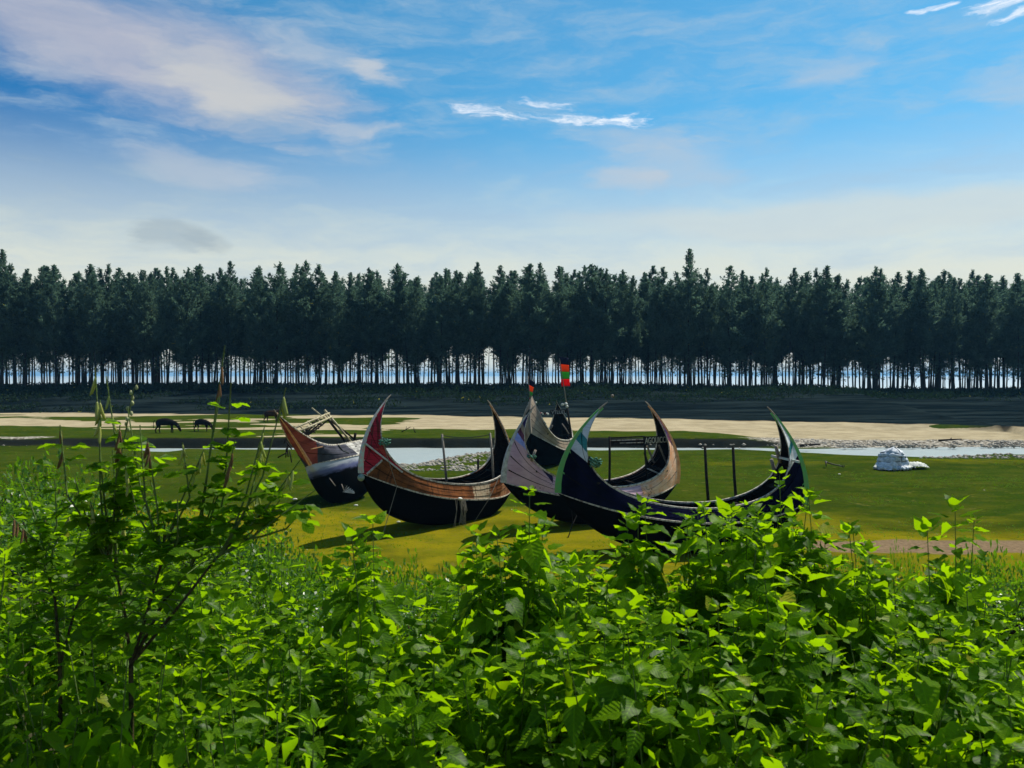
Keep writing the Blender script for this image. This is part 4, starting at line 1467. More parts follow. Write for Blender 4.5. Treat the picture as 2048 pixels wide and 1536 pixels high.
def heap_r(a, z):
    f = z / 1.22
    base_ = np.interp(f, [0, .12, .3, .5, .7, .85, .95, 1.0], [.98, .90, .80, .76, .68, .50, .28, .0])
    lump = 1 + .13 * math.sin(a * 2 + 1.0 + f * 2) + .08 * math.sin(a * 3 + 2.2 - f * 3)
    return base_ * lump


for j in range(nv + 1):
    z = 1.22 * (j / nv) ** .9
    for k in range(nu):
        a = 2 * math.pi * k / nu
        rad = heap_r(a, z)
        fold = .05 * math.sin(a * 8 + 4 * math.sin(z * 4)) * (1 - z / 1.3) + .20 * (fbm(np.array([a * 3]), np.array([z * 5]), 401)[0] - .5)
        for zr_ in (.42, .66, .88):
            rad -= .05 * math.exp(-((z - zr_ - .04 * math.sin(a + zr_ * 5)) / .03) ** 2)
        rad = max(0.0, rad + fold * min(1, rad * 3))
        Vv.append((rad * math.cos(a) * .92 + .10 * z, rad * math.sin(a) * .8, z * (1 + .05 * math.sin(a * 2))))
for j in range(nv):
    for k in range(nu):
        Ff.append((j * nu + k, j * nu + (k + 1) % nu, (j + 1) * nu + (k + 1) % nu, (j + 1) * nu + k))
link('sheeting', mesh_np('sheeting', Vv, Ff, True), M['sackcloth'], e)
for zr_ in (.42, .66, .88):
    MB().tube([((heap_r(a, zr_) - .04) * .92 * math.cos(a) + .10 * zr_, (heap_r(a, zr_) - .04) * .8 * math.sin(a), zr_ + .04 * math.sin(a + zr_ * 5)) for a in np.linspace(0, 2 * math.pi, 33)], .02, 5).build('tie_rope', M['dark_rope'], e)
MB().tube([(.30, -.62, .40), (.30, -.54, .75), (.28, -.36, 1.05), (.18, -.05, 1.23), (.1, .25, 1.1)], .02, 5).build('tie_rope', M['dark_rope'], e)
for k in range(9):
    a = 3.3 + k * .42
    c0 = Vector((math.cos(a) * .92, math.sin(a) * .66, .08))
    mbs = MB().ball((0, 0, 0), .2, 12, 8, (1.3, .7, .55))
    mbs.v = [tuple(c0 + Vector((v_[0] * math.cos(a * 3) - v_[1] * math.sin(a * 3), v_[0] * math.sin(a * 3) + v_[1] * math.cos(a * 3), v_[2])) * 1.0 + Vector((0, 0, .05 * math.sin(v_[0] * 30 + k)))) for v_ in mbs.v]
    mbs.build('loose_sack', M['sackcloth' if k % 3 else 'white_sheet'], e, True)
e2 = empty('crumpled_sheet', stand(1826, 935))
tag(e2, 'small crumpled white sheet lying right of the tied heap', 'sheet')
for (cx_, cz_, w_, h_, seed_, mt) in ((.15, 0, .62, .34, 3, 'white_sheet'), (-.45, 0, .42, .24, 9, 'sackcloth')):
    Vv, Ff = [], []
    for j in range(13):
        for k in range(33):
            a = math.pi * k / 32
            f = j / 12
            r_ = 1 + .25 * (fbm(np.array([k * .35]), np.array([j * .5]), 500 + seed_)[0] - .5)
            Vv.append((cx_ + math.cos(a) * w_ * r_, (f - .5) * .7 * r_, h_ * math.sin(a) * r_ * math.sin(math.pi * (f * .8 + .1)) + .02 * math.sin(k * 1.9 + j)))
    for j in range(12):
        for k in range(32):
            Ff.append((j * 33 + k, j * 33 + k + 1, (j + 1) * 33 + k + 1, (j + 1) * 33 + k))
    link('sheet_fold', mesh_np('sheet_fold', Vv, Ff, True), M[mt], e2)
e3 = empty('iron_anchor', stand(1668, 934), (0, 0, R(-8)))
tag(e3, 'rusty dark iron anchor lying on the grass left of the white heap', 'anchor')
MB().tube([(-.42, 0, .26), (0, 0, .14), (.52, 0, .04)], [.04, .035, .03], 7).build('shank', M['iron'], e3, True)
MB().tube([(-.52, -.34, .04), (-.50, -.22, .22), (-.44, 0, .30), (-.42, .24, .30), (-.40, .38, .20)], [.02, .04, .05, .04, .02], 7).build('arm', M['iron'], e3, True)
MB().tube([(.34, -.25, .06), (.34, .25, .12)], .022, 6).build('stock', M['iron'], e3, True)
MB().tube([(.52 + .07 * math.cos(a), 0, .06 + .07 * math.sin(a)) for a in np.linspace(0, 6.28, 13)], .014, 5).build('ring', M['iron'], e3, True)

# stones along the water's edge: far too many to count
g = np.random.default_rng(11)
cand = []
for (u0, u1, v0, v1, n) in ((775, 1000, 902, 942, 1500), (1580, 2080, 872, 896, 2200), (1840, 2080, 905, 917, 500), (0, 120, 876, 892, 300), (1240, 1600, 884, 897, 250)):
    cand += [(g.uniform(u0, u1), g.uniform(v0, v1)) for k in range(n)]
P = np.array([tuple(on_ground(u, v, 0)) for u, v in cand])
for _ in range(4):
    P = np.array([tuple(on_ground(u, v, z_)) for (u, v), z_ in zip(cand, gz_many(P[:, 0], P[:, 1]))])
keep = (fbm(P[:, 0] * .5, P[:, 1] * .5, 601) > .42) & (P[:, 2] > WZ + .01)
P = P[keep]
nk = len(P)
octa = np.array([(1, 0, 0), (.3, .9, 0), (-.9, .35, 0), (-.4, -.9, 0), (.6, -.7, 0), (.1, .05, 1), (0, 0, -.6)])
of = np.array([(0, 1, 5), (1, 2, 5), (2, 3, 5), (3, 4, 5), (4, 0, 5), (1, 0, 6), (2, 1, 6), (3, 2, 6), (4, 3, 6), (0, 4, 6)])
s_ = (.05 + .14 * g.random(nk) ** 2.2)
a = g.random(nk) * 6.28
loc = octa[None] * (1 + g.normal(0, .18, (nk, 7, 1)))
X = loc[..., 0] * np.cos(a)[:, None] - loc[..., 1] * np.sin(a)[:, None]
Yy = loc[..., 0] * np.sin(a)[:, None] + loc[..., 1] * np.cos(a)[:, None]
Z = loc[..., 2] * .6
V = np.stack([X * 1.2, Yy, Z], -1) * s_[:, None, None] + P[:, None]
tag(link('shore_stones', mesh_np('shore_stones', V.reshape(-1, 3), (of[None] + (np.arange(nk) * 7)[:, None, None]).reshape(-1, 3)), M['stone']), 'scattered pale stones along the river edge', 'stones', kind='stuff')


g = np.random.default_rng(23)
nt = 15000
ty = 19 + 40 * g.random(nt) ** 1.6
tx = (g.random(nt) * 2 - 1) * (ty * .66 + 2)
keep = (fbm(tx * .25, ty * .25, 651) > .50) & (ty < np.interp(tx, NX, NY) - 3)
tx, ty = tx[keep], ty[keep]
nb_ = 5
nt = len(tx) * nb_
tx = np.repeat(tx, nb_) + g.normal(0, .05, nt)
ty = np.repeat(ty, nb_) + g.normal(0, .05, nt)
P = np.stack([tx, ty, gz_many(tx, ty) - .005], 1)
d = g.normal(0, .5, (nt, 3)) + np.array([0, 0, 1.0])
d /= np.linalg.norm(d, axis=1)[:, None]
w = np.cross(d, g.normal(0, 1, (nt, 3)))
w *= (.010 / np.linalg.norm(w, axis=1))[:, None]
V = np.concatenate([P - w, P + w, P + d * (.03 + .06 * g.random(nt))[:, None]])
i = np.arange(nt)
tag(link('grass_tufts', mesh_np('grass_tufts', V, np.stack([i, i + nt, i + 2 * nt], 1)), M['leaf_small']), 'short grass tufts scattered over the mud flat', 'grass', kind='stuff')


def stick(u, v, L, rz, name, label, lean=.15, r=.03):
    p = stand(u, v)
    e_ = empty(name, p, (0, 0, rz))
    tag(e_, label, 'driftwood', 'driftwood on the flats')
    MB().tube([(-L / 2, 0, .02), (0, .04, .05 + lean * L * .4), (L / 2, -.03, .04 + lean * L)], [r, r * .8, r * .4], 5).build('stick', M['dark_wood'], e_, True)
    MB().tube([(0, .03, .05 + lean * L * .4), (.10 * L, .15 * L, .10 + lean * L)], [r * .6, r * .25], 5).build('twig', M['dark_wood'], e_, True)


stick(812, 864, .8, .4, 'driftwood_branch', 'dark forked branch on the sand above the maroon bow', .5, .05)
stick(829, 865, .5, 2.0, 'driftwood_branch', 'short dark snag on the sand beside the forked branch', .7, .05)
stick(1147, 1072, .75, 1.0, 'driftwood_branch', 'thin dark twig stuck in the mud below the pink boat', 1.1, .02)
stick(1620, 892, 1.6, .1, 'driftwood_branch', 'dark log at the river edge behind the navy boat stern', .06, .12)
stick(1900, 882, 1.6, -.3, 'driftwood_branch', 'dark driftwood log on the stony beach at the right', .08, .09)
for k, (u, v, r_) in enumerate(((1679, 949, .05), (1178, 760, .0), (797, 1045, .05), (712, 1012, .06), (590, 1000, .07))):
    if r_ <= 0:
        continue
    p = stand(u, v)
    mbn = MB()
    mbn.ball((0, 0, r_ * .5), r_, 7, 5, (1.6, 1.0, .7))
    o = mbn.build('litter_scrap', M['buoy'])
    o.location = p
    tag(o, ('white scrap on the grass below the anchor', '', 'white scrap on the mud below the rust boat', 'white scrap beside the battered boat', 'white scrap on the mud left of the battered boat')[k], 'litter', 'litter on the flats')


# ------------------------------------------------------------------ near vegetation
def leaf_geo(rows, serr=0.0, wide=.33, tipp=1.15, fold=.10, droop=.22, cord=0.0, obov=False):
    """blade along +x, 1 long; returns verts and quads"""
    V, Fq = [], []
    for i in range(rows + 1):
        f = i / rows
        if obov:
            w = wide * (math.sin(math.pi * f ** 1.35) ** .75 if 0 < f < 1 else 0.0)
        else:
            w = wide * (math.sin(math.pi * min(1, f ** .62)) ** .85 * (1 - f) ** .25 * tipp if 0 < f < 1 else 0.0)
        if serr and 0 < i < rows:
            w *= 1 + serr * (1 if i % 2 else -1)
        xx_ = f - (cord * w if i == 1 else 0)
        zc_ = -droop * f * f
        wave = .025 * math.sin(i * 2.1)
        V += [(xx_, w, zc_ + fold * w * 2 + wave * w * 6), (f, 0, zc_), (xx_, -w, zc_ + fold * w * 2 - wave * w * 5)]
    for i in range(rows):
        b0 = i * 3
        Fq += [(b0, b0 + 1, b0 + 4, b0 + 3), (b0 + 1, b0 + 2, b0 + 5, b0 + 4)]
    return np.array(V), np.array(Fq)


LEAVES = {
    'broad': [leaf_geo(9, .035, .31, 1.2, .10, .25, .15), leaf_geo(9, .03, .27, 1.2, .22, .12, .1), leaf_geo(9, .04, .33, 1.15, .05, .42, .15), leaf_geo(9, .03, .26, 1.2, -.12, .30, .1), leaf_geo(9, .05, .29, 1.2, .30, .55, .1), leaf_geo(9, .02, .35, 1.1, .02, -.12, .2)],
    'narrow': [leaf_geo(7, 0, .19, 1.2, .15, .18), leaf_geo(7, 0, .23, 1.2, .1, .3), leaf_geo(7, 0, .17, 1.2, .25, .08)],
    'round': [leaf_geo(7, 0, .27, 1, .15, .12, obov=True), leaf_geo(7, 0, .30, 1, .05, .25, obov=True), leaf_geo(7, 0, .25, 1, .3, .05, obov=True)],
}
LEAFMESH = {}


def blade_uv(me, uvs, Fq):
    me.uv_layers.new(name='blade').data.foreach_set('uv', np.asarray(uvs, np.float32)[np.asarray(Fq).ravel()].ravel())


for kname, vs_ in LEAVES.items():
    mt = M['leaf'] if kname == 'broad' else M['leaf_pea']
    LEAFMESH[kname] = []
    for (V, Fq) in vs_:
        me = mesh_np('leaf', V, Fq, True)
        blade_uv(me, V[:, :2], Fq)
        me.materials.append(mt)
        LEAFMESH[kname].append(me)


class Plant:
    """stems plus a list of leaf placements; the leaves that show become parts, the hidden rest one mass"""
    def __init__(s, name, base, label, cat, group=None):
        s.root = empty(name, base)
        s.base = Vector(base)
        tag(s.root, label, cat, group)
        s.leaves = []

    def leaf(s, kind, pos, d, up, size):
        if kind == 'round':          # this plant is open here: the cattle show through it
            u, v, _ = project(np.array(tuple(pos)))
            if 290 < u < 445 and 822 < v < 884:
                return
        d = Vector(d).normalized()
        y = Vector(up).cross(d)
        if y.length < 1e-3:
            y = d.orthogonal()
        y.normalize()
        z = d.cross(y)
        k = rnd.randrange(len(LEAVES[kind]))
        Mx = Matrix((d, y, z)).transposed().to_4x4()
        s.leaves.append((kind, k, Vector(pos), Mx, size))

    def stem(s, pts, r0, r1, mat='stem', name='stem'):
        n_ = len(pts)
        pts = [Vector(p) - s.base for p in pts]
        return MB().tube(pts, [r0 + (r1 - r0) * i / (n_ - 1) for i in range(n_)], 5, False).build(name, M[mat], s.root, True)


PLANTS = []
up_z = Vector((0, 0, 1))


def shrub(x_, y_, top, kind, label, name='leafy_shrub', cat='shrub', nst=5, spread=.16, lsize=.092, node=.055, group='leafy shrubs of the foreground thicket', bare=.0):
    z0 = gz(x_, y_)
    p = Plant(name, (x_, y_, z0), label, cat, group)
    for k in range(nst):
        a = rnd.random() * 6.28
        h = (top - z0) * (1 if k == 0 else rnd.uniform(.72, 1.0))
        off = Vector((math.cos(a), math.sin(a), 0)) * spread * (rnd.random() ** .6 if k else .2)
        bend = Vector((rnd.uniform(-.06, .06), rnd.uniform(-.06, .06), 0))
        path = [Vector((x_, y_, z0)) + off * (.15 + .85 * f) + bend * math.sin(f * 3) + Vector((0, 0, h * f)) for f in (0, .25, .5, .75, 1.0)]
        p.stem(path, .0034, .0014)
        reach = .95 if y_ < 2.45 else .55
        s0 = max(.0, 1 - reach / h) if h > .3 else 0
        n_ = int((1 - s0) * h / node)
        stations = sorted([1 - (1 - s0) * (i / max(1, n_)) ** 1.25 for i in range(n_ + 1)])
        tw = rnd.random() * 3
        for f in stations:
            if f < bare:
                continue
            j = min(3, int(f * 4))
            pos = path[j].lerp(path[j + 1], f * 4 - j)
            age = (1 - f) * h           # distance below the tip
            size = lsize * (0.42 + .58 * min(1, age / .14)) * rnd.choice([.6, .8, .95, 1.0, 1.1, 1.3]) * rnd.uniform(.9, 1.1)
            tw += math.pi / 2 + rnd.uniform(-.3, .3)
            dirs = (tw, tw + math.pi) if age > .012 else (tw, tw + 2.1, tw + 4.2)
            for b_ in dirs:
                tilt = .80 - (1.9 if y_ < 2.2 else 1.35) * min(1, age / .16) + rnd.uniform(-.35, .3)
                dd = Vector((math.cos(b_), math.sin(b_), math.tan(max(-1.25, min(1.2, tilt)))))
                dd.normalize()
                pet = dd * (.012 + .22 * size * min(1, age / .1))
                nrm = up_z + Vector((rnd.uniform(-.45, .45), rnd.uniform(-.45, .45), 0)) + dd * .3
                p.leaf(kind, pos + pet, dd, nrm, size)
    PLANTS.append(p)
    return p


def canopy(u, d):
    """height of the top of the thicket at picture column u (for the bearing) and distance d"""
    z = 4.86
    z += .17 * float(sst(u, 1350, 1520)) * float(1 - sst(u, 1600, 1760)) * float(sst(d, 2.1, 2.6))
    z += .12 * float(1 - sst(u, 200, 460)) * float(sst(d, 1.9, 2.6))
    z -= .12 * float(sst(u, 480, 640)) * float(1 - sst(u, 900, 1020)) * float(sst(d, 1.7, 2.6))
    z -= .10 * float(sst(u, 1780, 1950))
    z += .08 * (float(fbm(np.array([u * .006 + d * 3]), np.array([d * 2.2]), 701)[0]) - .5) * 2
    return z


LAB = {'broad': 'broad leaved thicket shrub', 'round': 'small leaved thicket shrub', 'narrow': 'narrow leaved thicket weed'}
d_ = 1.86
row = 0
while d_ < 3.6:
    half = .645 * d_ + .22
    step = .25 + .05 * (d_ - 1)
    n_ = int(2 * half / step)
    for k in range(n_ + 1):
        x_ = -half + 2 * half * (k + rnd.uniform(-.3, .3) + (.5 if row % 2 else 0)) / n_
        y_ = d_ + rnd.uniform(-.09, .09)
        u_ = CX + F * x_ / y_
        if d_ > 3.0 and (560 < u_ < 960 or u_ > 1700) and rnd.random() < .6:
            continue
        kind = 'broad' if u_ > 640 + rnd.uniform(-170, 170) else rnd.choice(['round', 'round', 'narrow', 'broad'])
        top = canopy(u_, y_) + rnd.uniform(-.12, .05)
        shrub(x_, y_, top, kind, LAB[kind] + (', near edge, ' if y_ < 2.2 else ', middle, ' if y_ < 2.9 else ', far edge, ') + where(u_), {'broad': 'leafy_shrub', 'round': 'small_leaved_shrub', 'narrow': 'narrow_leaved_weed'}[kind], lsize={'broad': .108, 'round': .060, 'narrow': .085}[kind], node={'broad': .036, 'round': .025, 'narrow': .032}[kind], nst=(15 if y_ < 2.3 else 11) if kind == 'broad' else 10, spread=.20)
    d_ += .30
    row += 1
# sprigs that stand up out of the thicket against the boats and the flats
for (u, v, Y, lab) in ((1063, 985, 2.7, 'upright sprig rising in front of the pink boat bow'), (1290, 1010, 2.8, 'sprig standing against the navy hull amidships'),
                       (1555, 950, 2.9, 'tall sprig overlapping the navy boat stern'), (1612, 985, 2.8, 'leafy sprig just right of the navy boat stern'),
                       (1500, 1015, 2.8, 'sprig under the navy boat posts'), (1905, 1015, 3.0, 'lone tall sprig before the brown track at the right'),
                       (1945, 1040, 3.1, 'yellowing sprig beside the lone tall sprig at the right'), (1700, 1062, 3.0, 'sprig at the left end of the brown track'),
                       (750, 1042, 2.6, 'pointed sprig below the rust boat bow'), (690, 1075, 2.5, 'dark pointed sprig left of the pointed sprig'),
                       (950, 1062, 2.7, 'sprig below the stern of the rust boat'), (1000, 1075, 2.6, 'sprig between the rust and pink boats'),
                       (1410, 1020, 2.7, 'sprig in front of the navy keel'), (1860, 1060, 2.9, 'short sprig left of the lone tall sprig')):
    t_ = at(u, v, Y)
    shrub(t_.x, t_.y, t_.z, 'broad', lab, 'leafy_sprig', 'shrub', 1 if u > 1820 or u < 1010 else 4, .08, .098, .036, 'sprigs above the foreground thicket')

# pea plants with hanging pods on the left
podV = MB()
podV.tube([(0, 0, 0), (.12, 0, -.02), (.45, 0, -.05), (.85, 0, -.02), (1.0, 0, .03)], [.025, .06, .085, .07, .012], 6)
pod_me = podV.mesh('pod', True)
pod_me.materials.append(M['pod'])
dpod_me = podV.mesh('dry_pod', True)
dpod_me.materials.append(M['dry_pod'])


def pea_plant(base_uv, Y, limbs, label):
    bpt = at(base_uv[0], base_uv[1], Y)
    p = Plant('pea_plant', bpt, label, 'plant', 'pod bearing plants at the left')
    p.stem([Vector((bpt.x, bpt.y, gz(bpt.x, bpt.y))), bpt], .0065, .006, 'woody')
    for path, tips in limbs:
        pts = [bpt] + [at(u, v, Y + dy) for u, v, dy in path]
        p.stem(pts, .0046, .0026, 'woody', 'branch')
        end = pts[-1]
        for i in range(20):
            f = .15 + .82 * rnd.random()
            j = min(len(pts) - 2, int(f * (len(pts) - 1)))
            pos = pts[j].lerp(pts[j + 1], f * (len(pts) - 1) - j)
            a = rnd.random() * 6.28
            dd = Vector((math.cos(a), math.sin(a), rnd.uniform(-.1, .8))).normalized()
            out = pos + dd * rnd.uniform(.04, .12)
            p.stem([pos, pos.lerp(out, .5) + Vector((0, 0, .008)), out], .0018, .0010, 'stem', 'twig')
            for da in (-.8, 0, .8):
                p.leaf('round', out, Matrix.Rotation(da, 3, 'Z') @ dd, up_z + Vector((rnd.uniform(-.5, .5), rnd.uniform(-.5, .5), 0)), rnd.uniform(.036, .058))
        for (u, v, dy, style) in tips:
            tip = at(u, v, Y + dy)
            src = pts[-2].lerp(end, rnd.uniform(.0, 1.0))
            mid = src.lerp(tip, .5) + Vector((rnd.uniform(-.03, .03), rnd.uniform(-.03, .03), -.02))
            seg = [src, src.lerp(mid, .5) + Vector((0, 0, -.005)), mid, mid.lerp(tip, .55), tip]
            p.stem(seg, .0034, .0014, 'stem', 'twig')
            L = (tip - src).length
            n_ = max(4, int(L / .028))
            for i in range(n_):
                f = .12 + .80 * i / n_
                if 'spike' in style and f > .55 or 'short' in style and f < .6:
                    continue
                j = min(3, int(f * 4))
                pos = seg[j].lerp(seg[j + 1], f * 4 - j)
                a = rnd.random() * 6.28
                dd = Vector((math.cos(a), math.sin(a), rnd.uniform(-.3, .6))).normalized()
                q = pos + dd * .022
                for da in (-.75, 0, .75):
                    d2 = Matrix.Rotation(da, 3, 'Z') @ dd
                    p.leaf('round', q, d2 + Vector((0, 0, -.15)), up_z + Vector((rnd.uniform(-.5, .5), rnd.uniform(-.5, .5), 0)), rnd.uniform(.034, .056))
            if 'pod' in style or 'dry' in style:
                for i in range(rnd.randint(3, 5)):
                    pos = seg[3].lerp(tip, rnd.random() * .95)
                    o = link('pod', dpod_me if 'dry' in style else pod_me, None, p.root)
                    a = rnd.random() * 6.28
                    dd = Vector((math.cos(a) * .28, math.sin(a) * .28, -1)).normalized()
                    Lp = rnd.uniform(.034, .052)
                    o.matrix_local = Matrix.Translation(pos - p.base) @ dd.to_track_quat('X', 'Z').to_matrix().to_4x4() @ Matrix.Scale(Lp, 4)
            if 'spike' in style and 'pod' not in style and 'dry' not in style:
                for i in range(9):
                    pos = seg[3].lerp(tip, i / 8)
                    a = i * 2.4
                    MB().ball(pos - p.base + Vector((math.cos(a), math.sin(a), 0)) * .006, .0045, 6, 4, (1, 1, 1.5)).build('bud', M['bloom'], p.root, True)
    PLANTS.append(p)


pea_plant((262, 1330), 1.95, [
    ([(290, 1240, 0), (322, 1130, .02), (332, 1060, .03)], [(300, 960, .1, 'short'), (250, 930, .06, 'pod'), (280, 850, .08, 'short'), (255, 815, .1, 'short'), (365, 885, .05, 'spike pod'), (408, 900, .10, 'spike pod'), (355, 1000, -.05, ''), (295, 880, 0, 'dry')]),
    ([(252, 1240, .03), (236, 1160, .06), (205, 1080, .1)], [(190, 735, .12, 'spike pod'), (212, 752, .16, 'spike pod'), (200, 800, .1, 'spike pod'), (268, 775, .12, 'spike'), (240, 850, .05, 'dry'), (225, 900, .15, ''), (150, 960, .1, ''), (120, 850, .12, 'dry pod'), (180, 1000, .06, 'pod')]),
    ([(330, 1200, .04), (380, 1140, .1), (415, 1060, .12)], [(450, 690, .1, 'spike dry'), (462, 765, .06, 'short'), (440, 790, .12, 'short'), (470, 880, .02, 'dry'), (445, 950, .1, 'short'), (400, 1000, .05, 'short'), (520, 990, .14, 'pod')]),
    ([(360, 1210, -.05), (430, 1120, -.04), (490, 1060, 0)], [(572, 775, .08, 'spike pod'), (530, 850, .06, 'spike pod'), (528, 890, .1, 'pod'), (600, 920, .0, 'pod'), (590, 950, .04, 'short'), (560, 1000, .05, 'short'), (615, 1010, .06, 'short'), (520, 1030, .0, 'short'), (630, 980, .02, 'short')]),
], 'tall branching plant with hanging pods and bare flower spikes at the left')
pea_plant((120, 1330), 2.2, [
    ([(110, 1200, 0), (85, 1110, .05)], [(60, 1000, .1, ''), (20, 1030, .0, 'dry'), (110, 960, .05, ''), (40, 960, .1, ''), (150, 1010, .1, 'pod')]),
    ([(150, 1220, .05), (190, 1130, .1)], [(220, 1000, .1, ''), (250, 1040, .0, 'pod'), (170, 1040, .05, ''), (290, 1010, .1, '')]),
], 'shorter pod bearing plant behind the tall one at the left edge')

# which leaves show: a coarse depth buffer decides
LW, LH = 640, 480
zb = np.full((LH, LW), 1e9)
ib = np.full((LH, LW), -1, np.int64)
flat = [(pi, li) for pi, p in enumerate(PLANTS) for li in range(len(p.leaves))]
for fi, (pi, li) in enumerate(flat):
    kind, k, pos, Mx, size = PLANTS[pi].leaves[li]
    Vl = LEAVES[kind][k][0][::3 if kind != 'broad' else 6]
    c0 = pos + Mx.to_3x3() @ Vector((.5 * size, 0, -.05 * size))
    nrm = Mx.to_3x3().col[2]
    view = (c0 - Vector((0, 0, EYE))).normalized()
    ax = Mx.to_3x3().col[0]
    u, v, yc = project(np.array([tuple(c0), tuple(c0 + ax * size * .48)]))
    if yc[0] < .3:
        continue
    u, v = u * LW / 2048, v * LH / 1536
    face = max(.15, abs(nrm.dot(view)))
    hl = max(.8, math.hypot(u[1] - u[0], v[1] - v[0]))
    hw = max(.8, F * size * (.30 if kind == 'broad' else .22) * face / yc[0] * LW / 2048)
    an = math.atan2(v[1] - v[0], u[1] - u[0])
    rr = int(max(hl, hw)) + 1
    x0, x1, y0, y1 = int(u[0]) - rr, int(u[0]) + rr + 1, int(v[0]) - rr, int(v[0]) + rr + 1
    x0, x1, y0, y1 = max(0, x0), min(LW, x1), max(0, y0), min(LH, y1)
    if x0 >= x1 or y0 >= y1:
        continue
    gy, gx = np.mgrid[y0:y1, x0:x1]
    du, dv = gx + .5 - u[0], gy + .5 - v[0]
    a_ = (du * math.cos(an) + dv * math.sin(an)) / hl
    b_ = (-du * math.sin(an) + dv * math.cos(an)) / hw
    hit = (a_ * a_ + b_ * b_ < 1) & (zb[y0:y1, x0:x1] > yc[0])
    zb[y0:y1, x0:x1][hit] = yc[0]
    ib[y0:y1, x0:x1][hit] = fi
cnt = np.bincount(ib[ib >= 0], minlength=len(flat))
order = np.argsort(-cnt)
MAXLEAF = 2500
show = set(int(k) for k in order[:MAXLEAF] if cnt[k] >= 4)
fi = 0
for p in PLANTS:
    rest = {}
    for (kind, k, pos, Mx, size) in p.leaves:
        if fi in show:
            o = link('leaf', LEAFMESH[kind][k], None, p.root)
            o.matrix_local = Matrix.Translation(pos - p.base) @ Mx @ Matrix.Scale(size, 4)
        else:
            rest.setdefault(kind == 'broad', []).append((kind, k, pos, Mx, size))
        fi += 1
    for broad, lst in rest.items():
        Vs, Fs, Us, n0 = [], [], [], 0
        for kind, k, pos, Mx, size in lst:
            V, Fq = LEAVES[kind][k]
            Vs.append(V @ (np.array(Mx.to_3x3()).T * size) + np.array(pos - p.base))
            Fs.append(Fq + n0)
            Us.append(V[:, :2])
            n0 += len(V)
        fm = mesh_np('foliage', np.concatenate(Vs), np.concatenate(Fs), True)
        blade_uv(fm, np.concatenate(Us), np.concatenate(Fs))
        o = link('foliage', fm, M['leaf'] if broad else M['leaf_pea'], p.root)
        o['kind'] = 'stuff'

# ------------------------------------------------------------------ small leaved bushes on the slope
def bush_mesh(seed, n_=2600, ls=.075):
    g = np.random.default_rng(seed)
    ncl = 34
    ca = g.random(ncl) * 6.28
    cr = np.sqrt(g.random(ncl)) * .8
    cz = .15 + .75 * g.random(ncl) * np.sqrt(np.clip(1 - cr ** 2 * .8, 0, 1))
    C = np.stack([cr * np.cos(ca), cr * np.sin(ca), cz], 1)
    ci = g.integers(0, ncl, n_)
    d = g.normal(0, 1, (n_, 3))
    d /= np.linalg.norm(d, axis=1)[:, None]
    P = C[ci] + d * (.26 * g.random(n_) ** .4)[:, None]
    P[:, 2] = np.abs(P[:, 2])
    ax = d * .5 + g.normal(0, .5, (n_, 3)) + np.array([0, 0, .35])
    ax /= np.linalg.norm(ax, axis=1)[:, None]
    w = np.cross(ax, g.normal(0, .4, (n_, 3)) + np.array([0, 0, 1.0]))
    w /= np.linalg.norm(w, axis=1)[:, None]
    L = ls * (.6 + .7 * g.random(n_))
    V = np.stack([P, P + ax * (L * .5)[:, None] + w * (L * .28)[:, None], P + ax * L[:, None] - np.array([0, 0, .012]), P + ax * (L * .5)[:, None] - w * (L * .28)[:, None]], 1)
    return mesh_np('foliage', V.reshape(-1, 3), np.arange(n_ * 4).reshape(-1, 4))


bushes = [bush_mesh(800 + k) for k in range(4)]
mbn = MB()
for k in range(9):
    a = k * .7
    mbn.tube([(0, 0, -.2), (.2 * math.cos(a), .2 * math.sin(a), .3), (.5 * math.cos(a), .5 * math.sin(a), .75)], [.03, .02, .008], 4, False)
bstem = mbn.mesh('stems', True)
bstem.materials.append(M['woody'])
for b_ in bushes:
    b_.materials.append(M['leaf_small'])


def bush(u, v, Y, w_, label, group='small leaved bushes on the slope'):
    t_ = at(u, v, Y)
    z0 = gz(t_.x, t_.y)
    h = max(.25, t_.z - z0)
    e_ = empty('small_leaved_bush', (t_.x, t_.y, z0), (0, 0, rnd.random() * 6.28))
    e_.scale = (w_, w_, h)
    tag(e_, label, 'bush', group)
    o = link('foliage', bushes[rnd.randrange(4)], None, e_)
    o['kind'] = 'stuff'
    link('stems', bstem, None, e_)


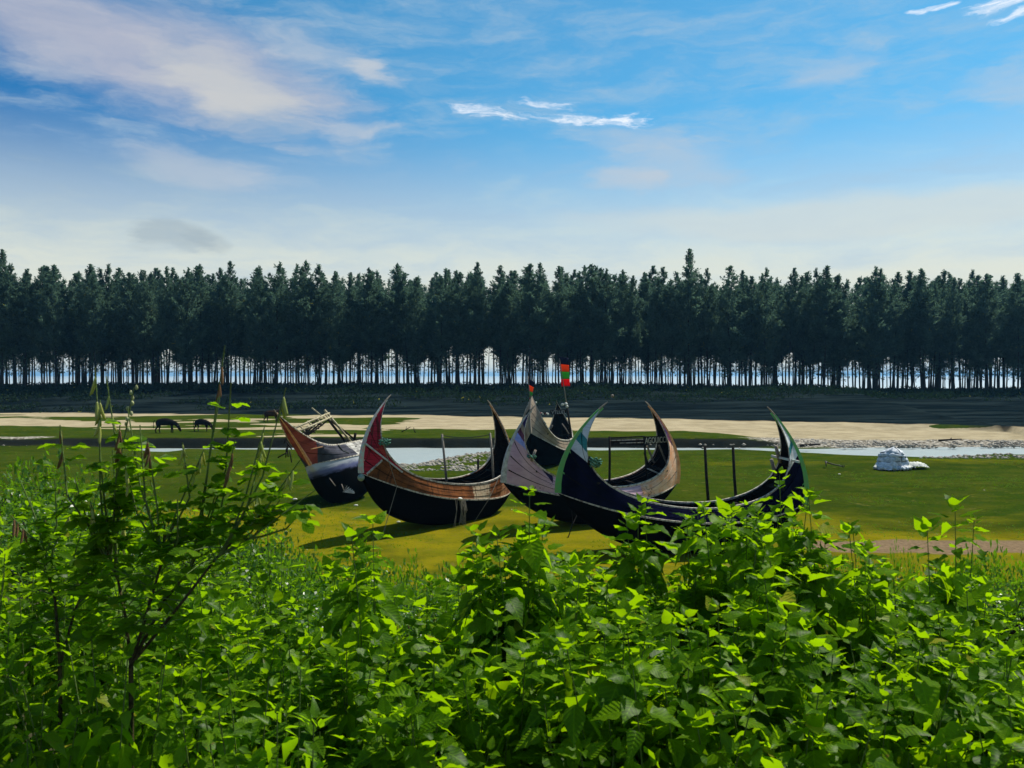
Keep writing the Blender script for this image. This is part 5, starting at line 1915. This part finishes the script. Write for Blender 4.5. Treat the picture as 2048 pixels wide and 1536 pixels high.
BL = 'dense small leaved bush'
for (u, v, Y, w_) in ((20, 935, 20, 1.5), (90, 922, 21, 1.6), (150, 950, 19, 1.4), (215, 985, 18, 1.4), (30, 985, 15, 1.3), (120, 1000, 14, 1.3), (280, 1010, 17, 1.3), (350, 1022, 18, 1.3), (420, 1030, 17, 1.3), (480, 1045, 17, 1.2), (525, 1072, 16, 1.0),
                      (60, 1050, 11, 1.1), (180, 1060, 11, 1.1), (300, 1075, 11, 1.1), (400, 1085, 12, 1.1), (490, 1100, 12, 1.0), (-60, 950, 18, 1.4), (-40, 1010, 13, 1.3)):
    bush(u, v, Y, w_, BL + (', far side, ' if Y > 15 else ', near side, ') + where(u))
BC = 'low small leaved bush below the mud'
for (u, v, Y, w_) in ((565, 1098, 14, .9), (610, 1106, 14, .9), (660, 1108, 13.5, .9), (710, 1112, 13.5, .8), (760, 1118, 13, .8), (805, 1128, 12.5, .7), (850, 1140, 12, .7), (900, 1142, 12, .6), (950, 1150, 11.5, .7), (1000, 1155, 11, .7),
                      (580, 1140, 10, .8), (660, 1145, 9.5, .8), (740, 1155, 9.5, .8), (820, 1165, 9, .7), (900, 1175, 8.5, .7), (980, 1175, 8.5, .7), (620, 1180, 7.5, .7), (720, 1190, 7.2, .7), (830, 1200, 7, .7), (940, 1205, 7, .7)):
    bush(u, v, Y, w_, BC + (', far row, ' if Y > 10.5 else ', middle row, ' if Y > 8 else ', near row, ') + where(u))
for (u, v, Y, w_) in ((520, 1190, 5.2, .55), (600, 1215, 5.0, .5), (690, 1225, 4.8, .5), (770, 1230, 4.8, .5), (850, 1235, 4.8, .5), (930, 1235, 4.8, .5), (1010, 1225, 4.8, .5), (560, 1240, 4.2, .45), (650, 1255, 4.1, .45), (740, 1265, 4.0, .45), (830, 1270, 4.0, .45), (920, 1265, 4.0, .45)):
    bush(u, v, Y, w_, 'small leaved bush just behind the middle of the foreground thicket')
BR_ = 'low small leaved weed clump on the near side of the brown track'
for (u, v, Y, w_) in ((1660, 1120, 13, .6), (1730, 1118, 13.5, .5), (1800, 1105, 14, .35), (1870, 1122, 13, .5), (1930, 1112, 13, .6), (1990, 1108, 13, .7), (2050, 1104, 13, .7), (1690, 1150, 10, .7), (1780, 1152, 10, .7), (1880, 1150, 10, .7), (1960, 1140, 10, .7), (2040, 1138, 10, .7),
                      (1100, 1165, 9, .7), (1220, 1165, 9, .7), (1340, 1165, 9, .7), (1450, 1160, 9, .7), (1560, 1155, 9, .7), (1720, 1180, 7.5, .7), (1850, 1180, 7.5, .7), (1980, 1170, 7.5, .7)):
    bush(u, v, Y, w_, BR_ if u > 1600 else 'low small leaved bush hidden in the thicket below the navy boat')

# ------------------------------------------------------------------ air
mh = bpy.data.materials.new('haze')
mh.use_nodes = True
T = NT(mh.node_tree)
T.n.clear()
pv = T.node('ShaderNodeVolumePrincipled')
pv.inputs['Color'].default_value = (.22, .60, 1.0, 1)
pv.inputs['Density'].default_value = .00019
pv.inputs['Anisotropy'].default_value = .2
T.l.new(pv.outputs[0], T.node('ShaderNodeOutputMaterial').inputs['Volume'])
mb = MB().box((0, 4500, 13.0), (19000, 10000, 36.0))
tag(mb.build('haze', mh), 'thin bluish haze hanging over the riverbed and the wood', 'haze', kind='stuff')
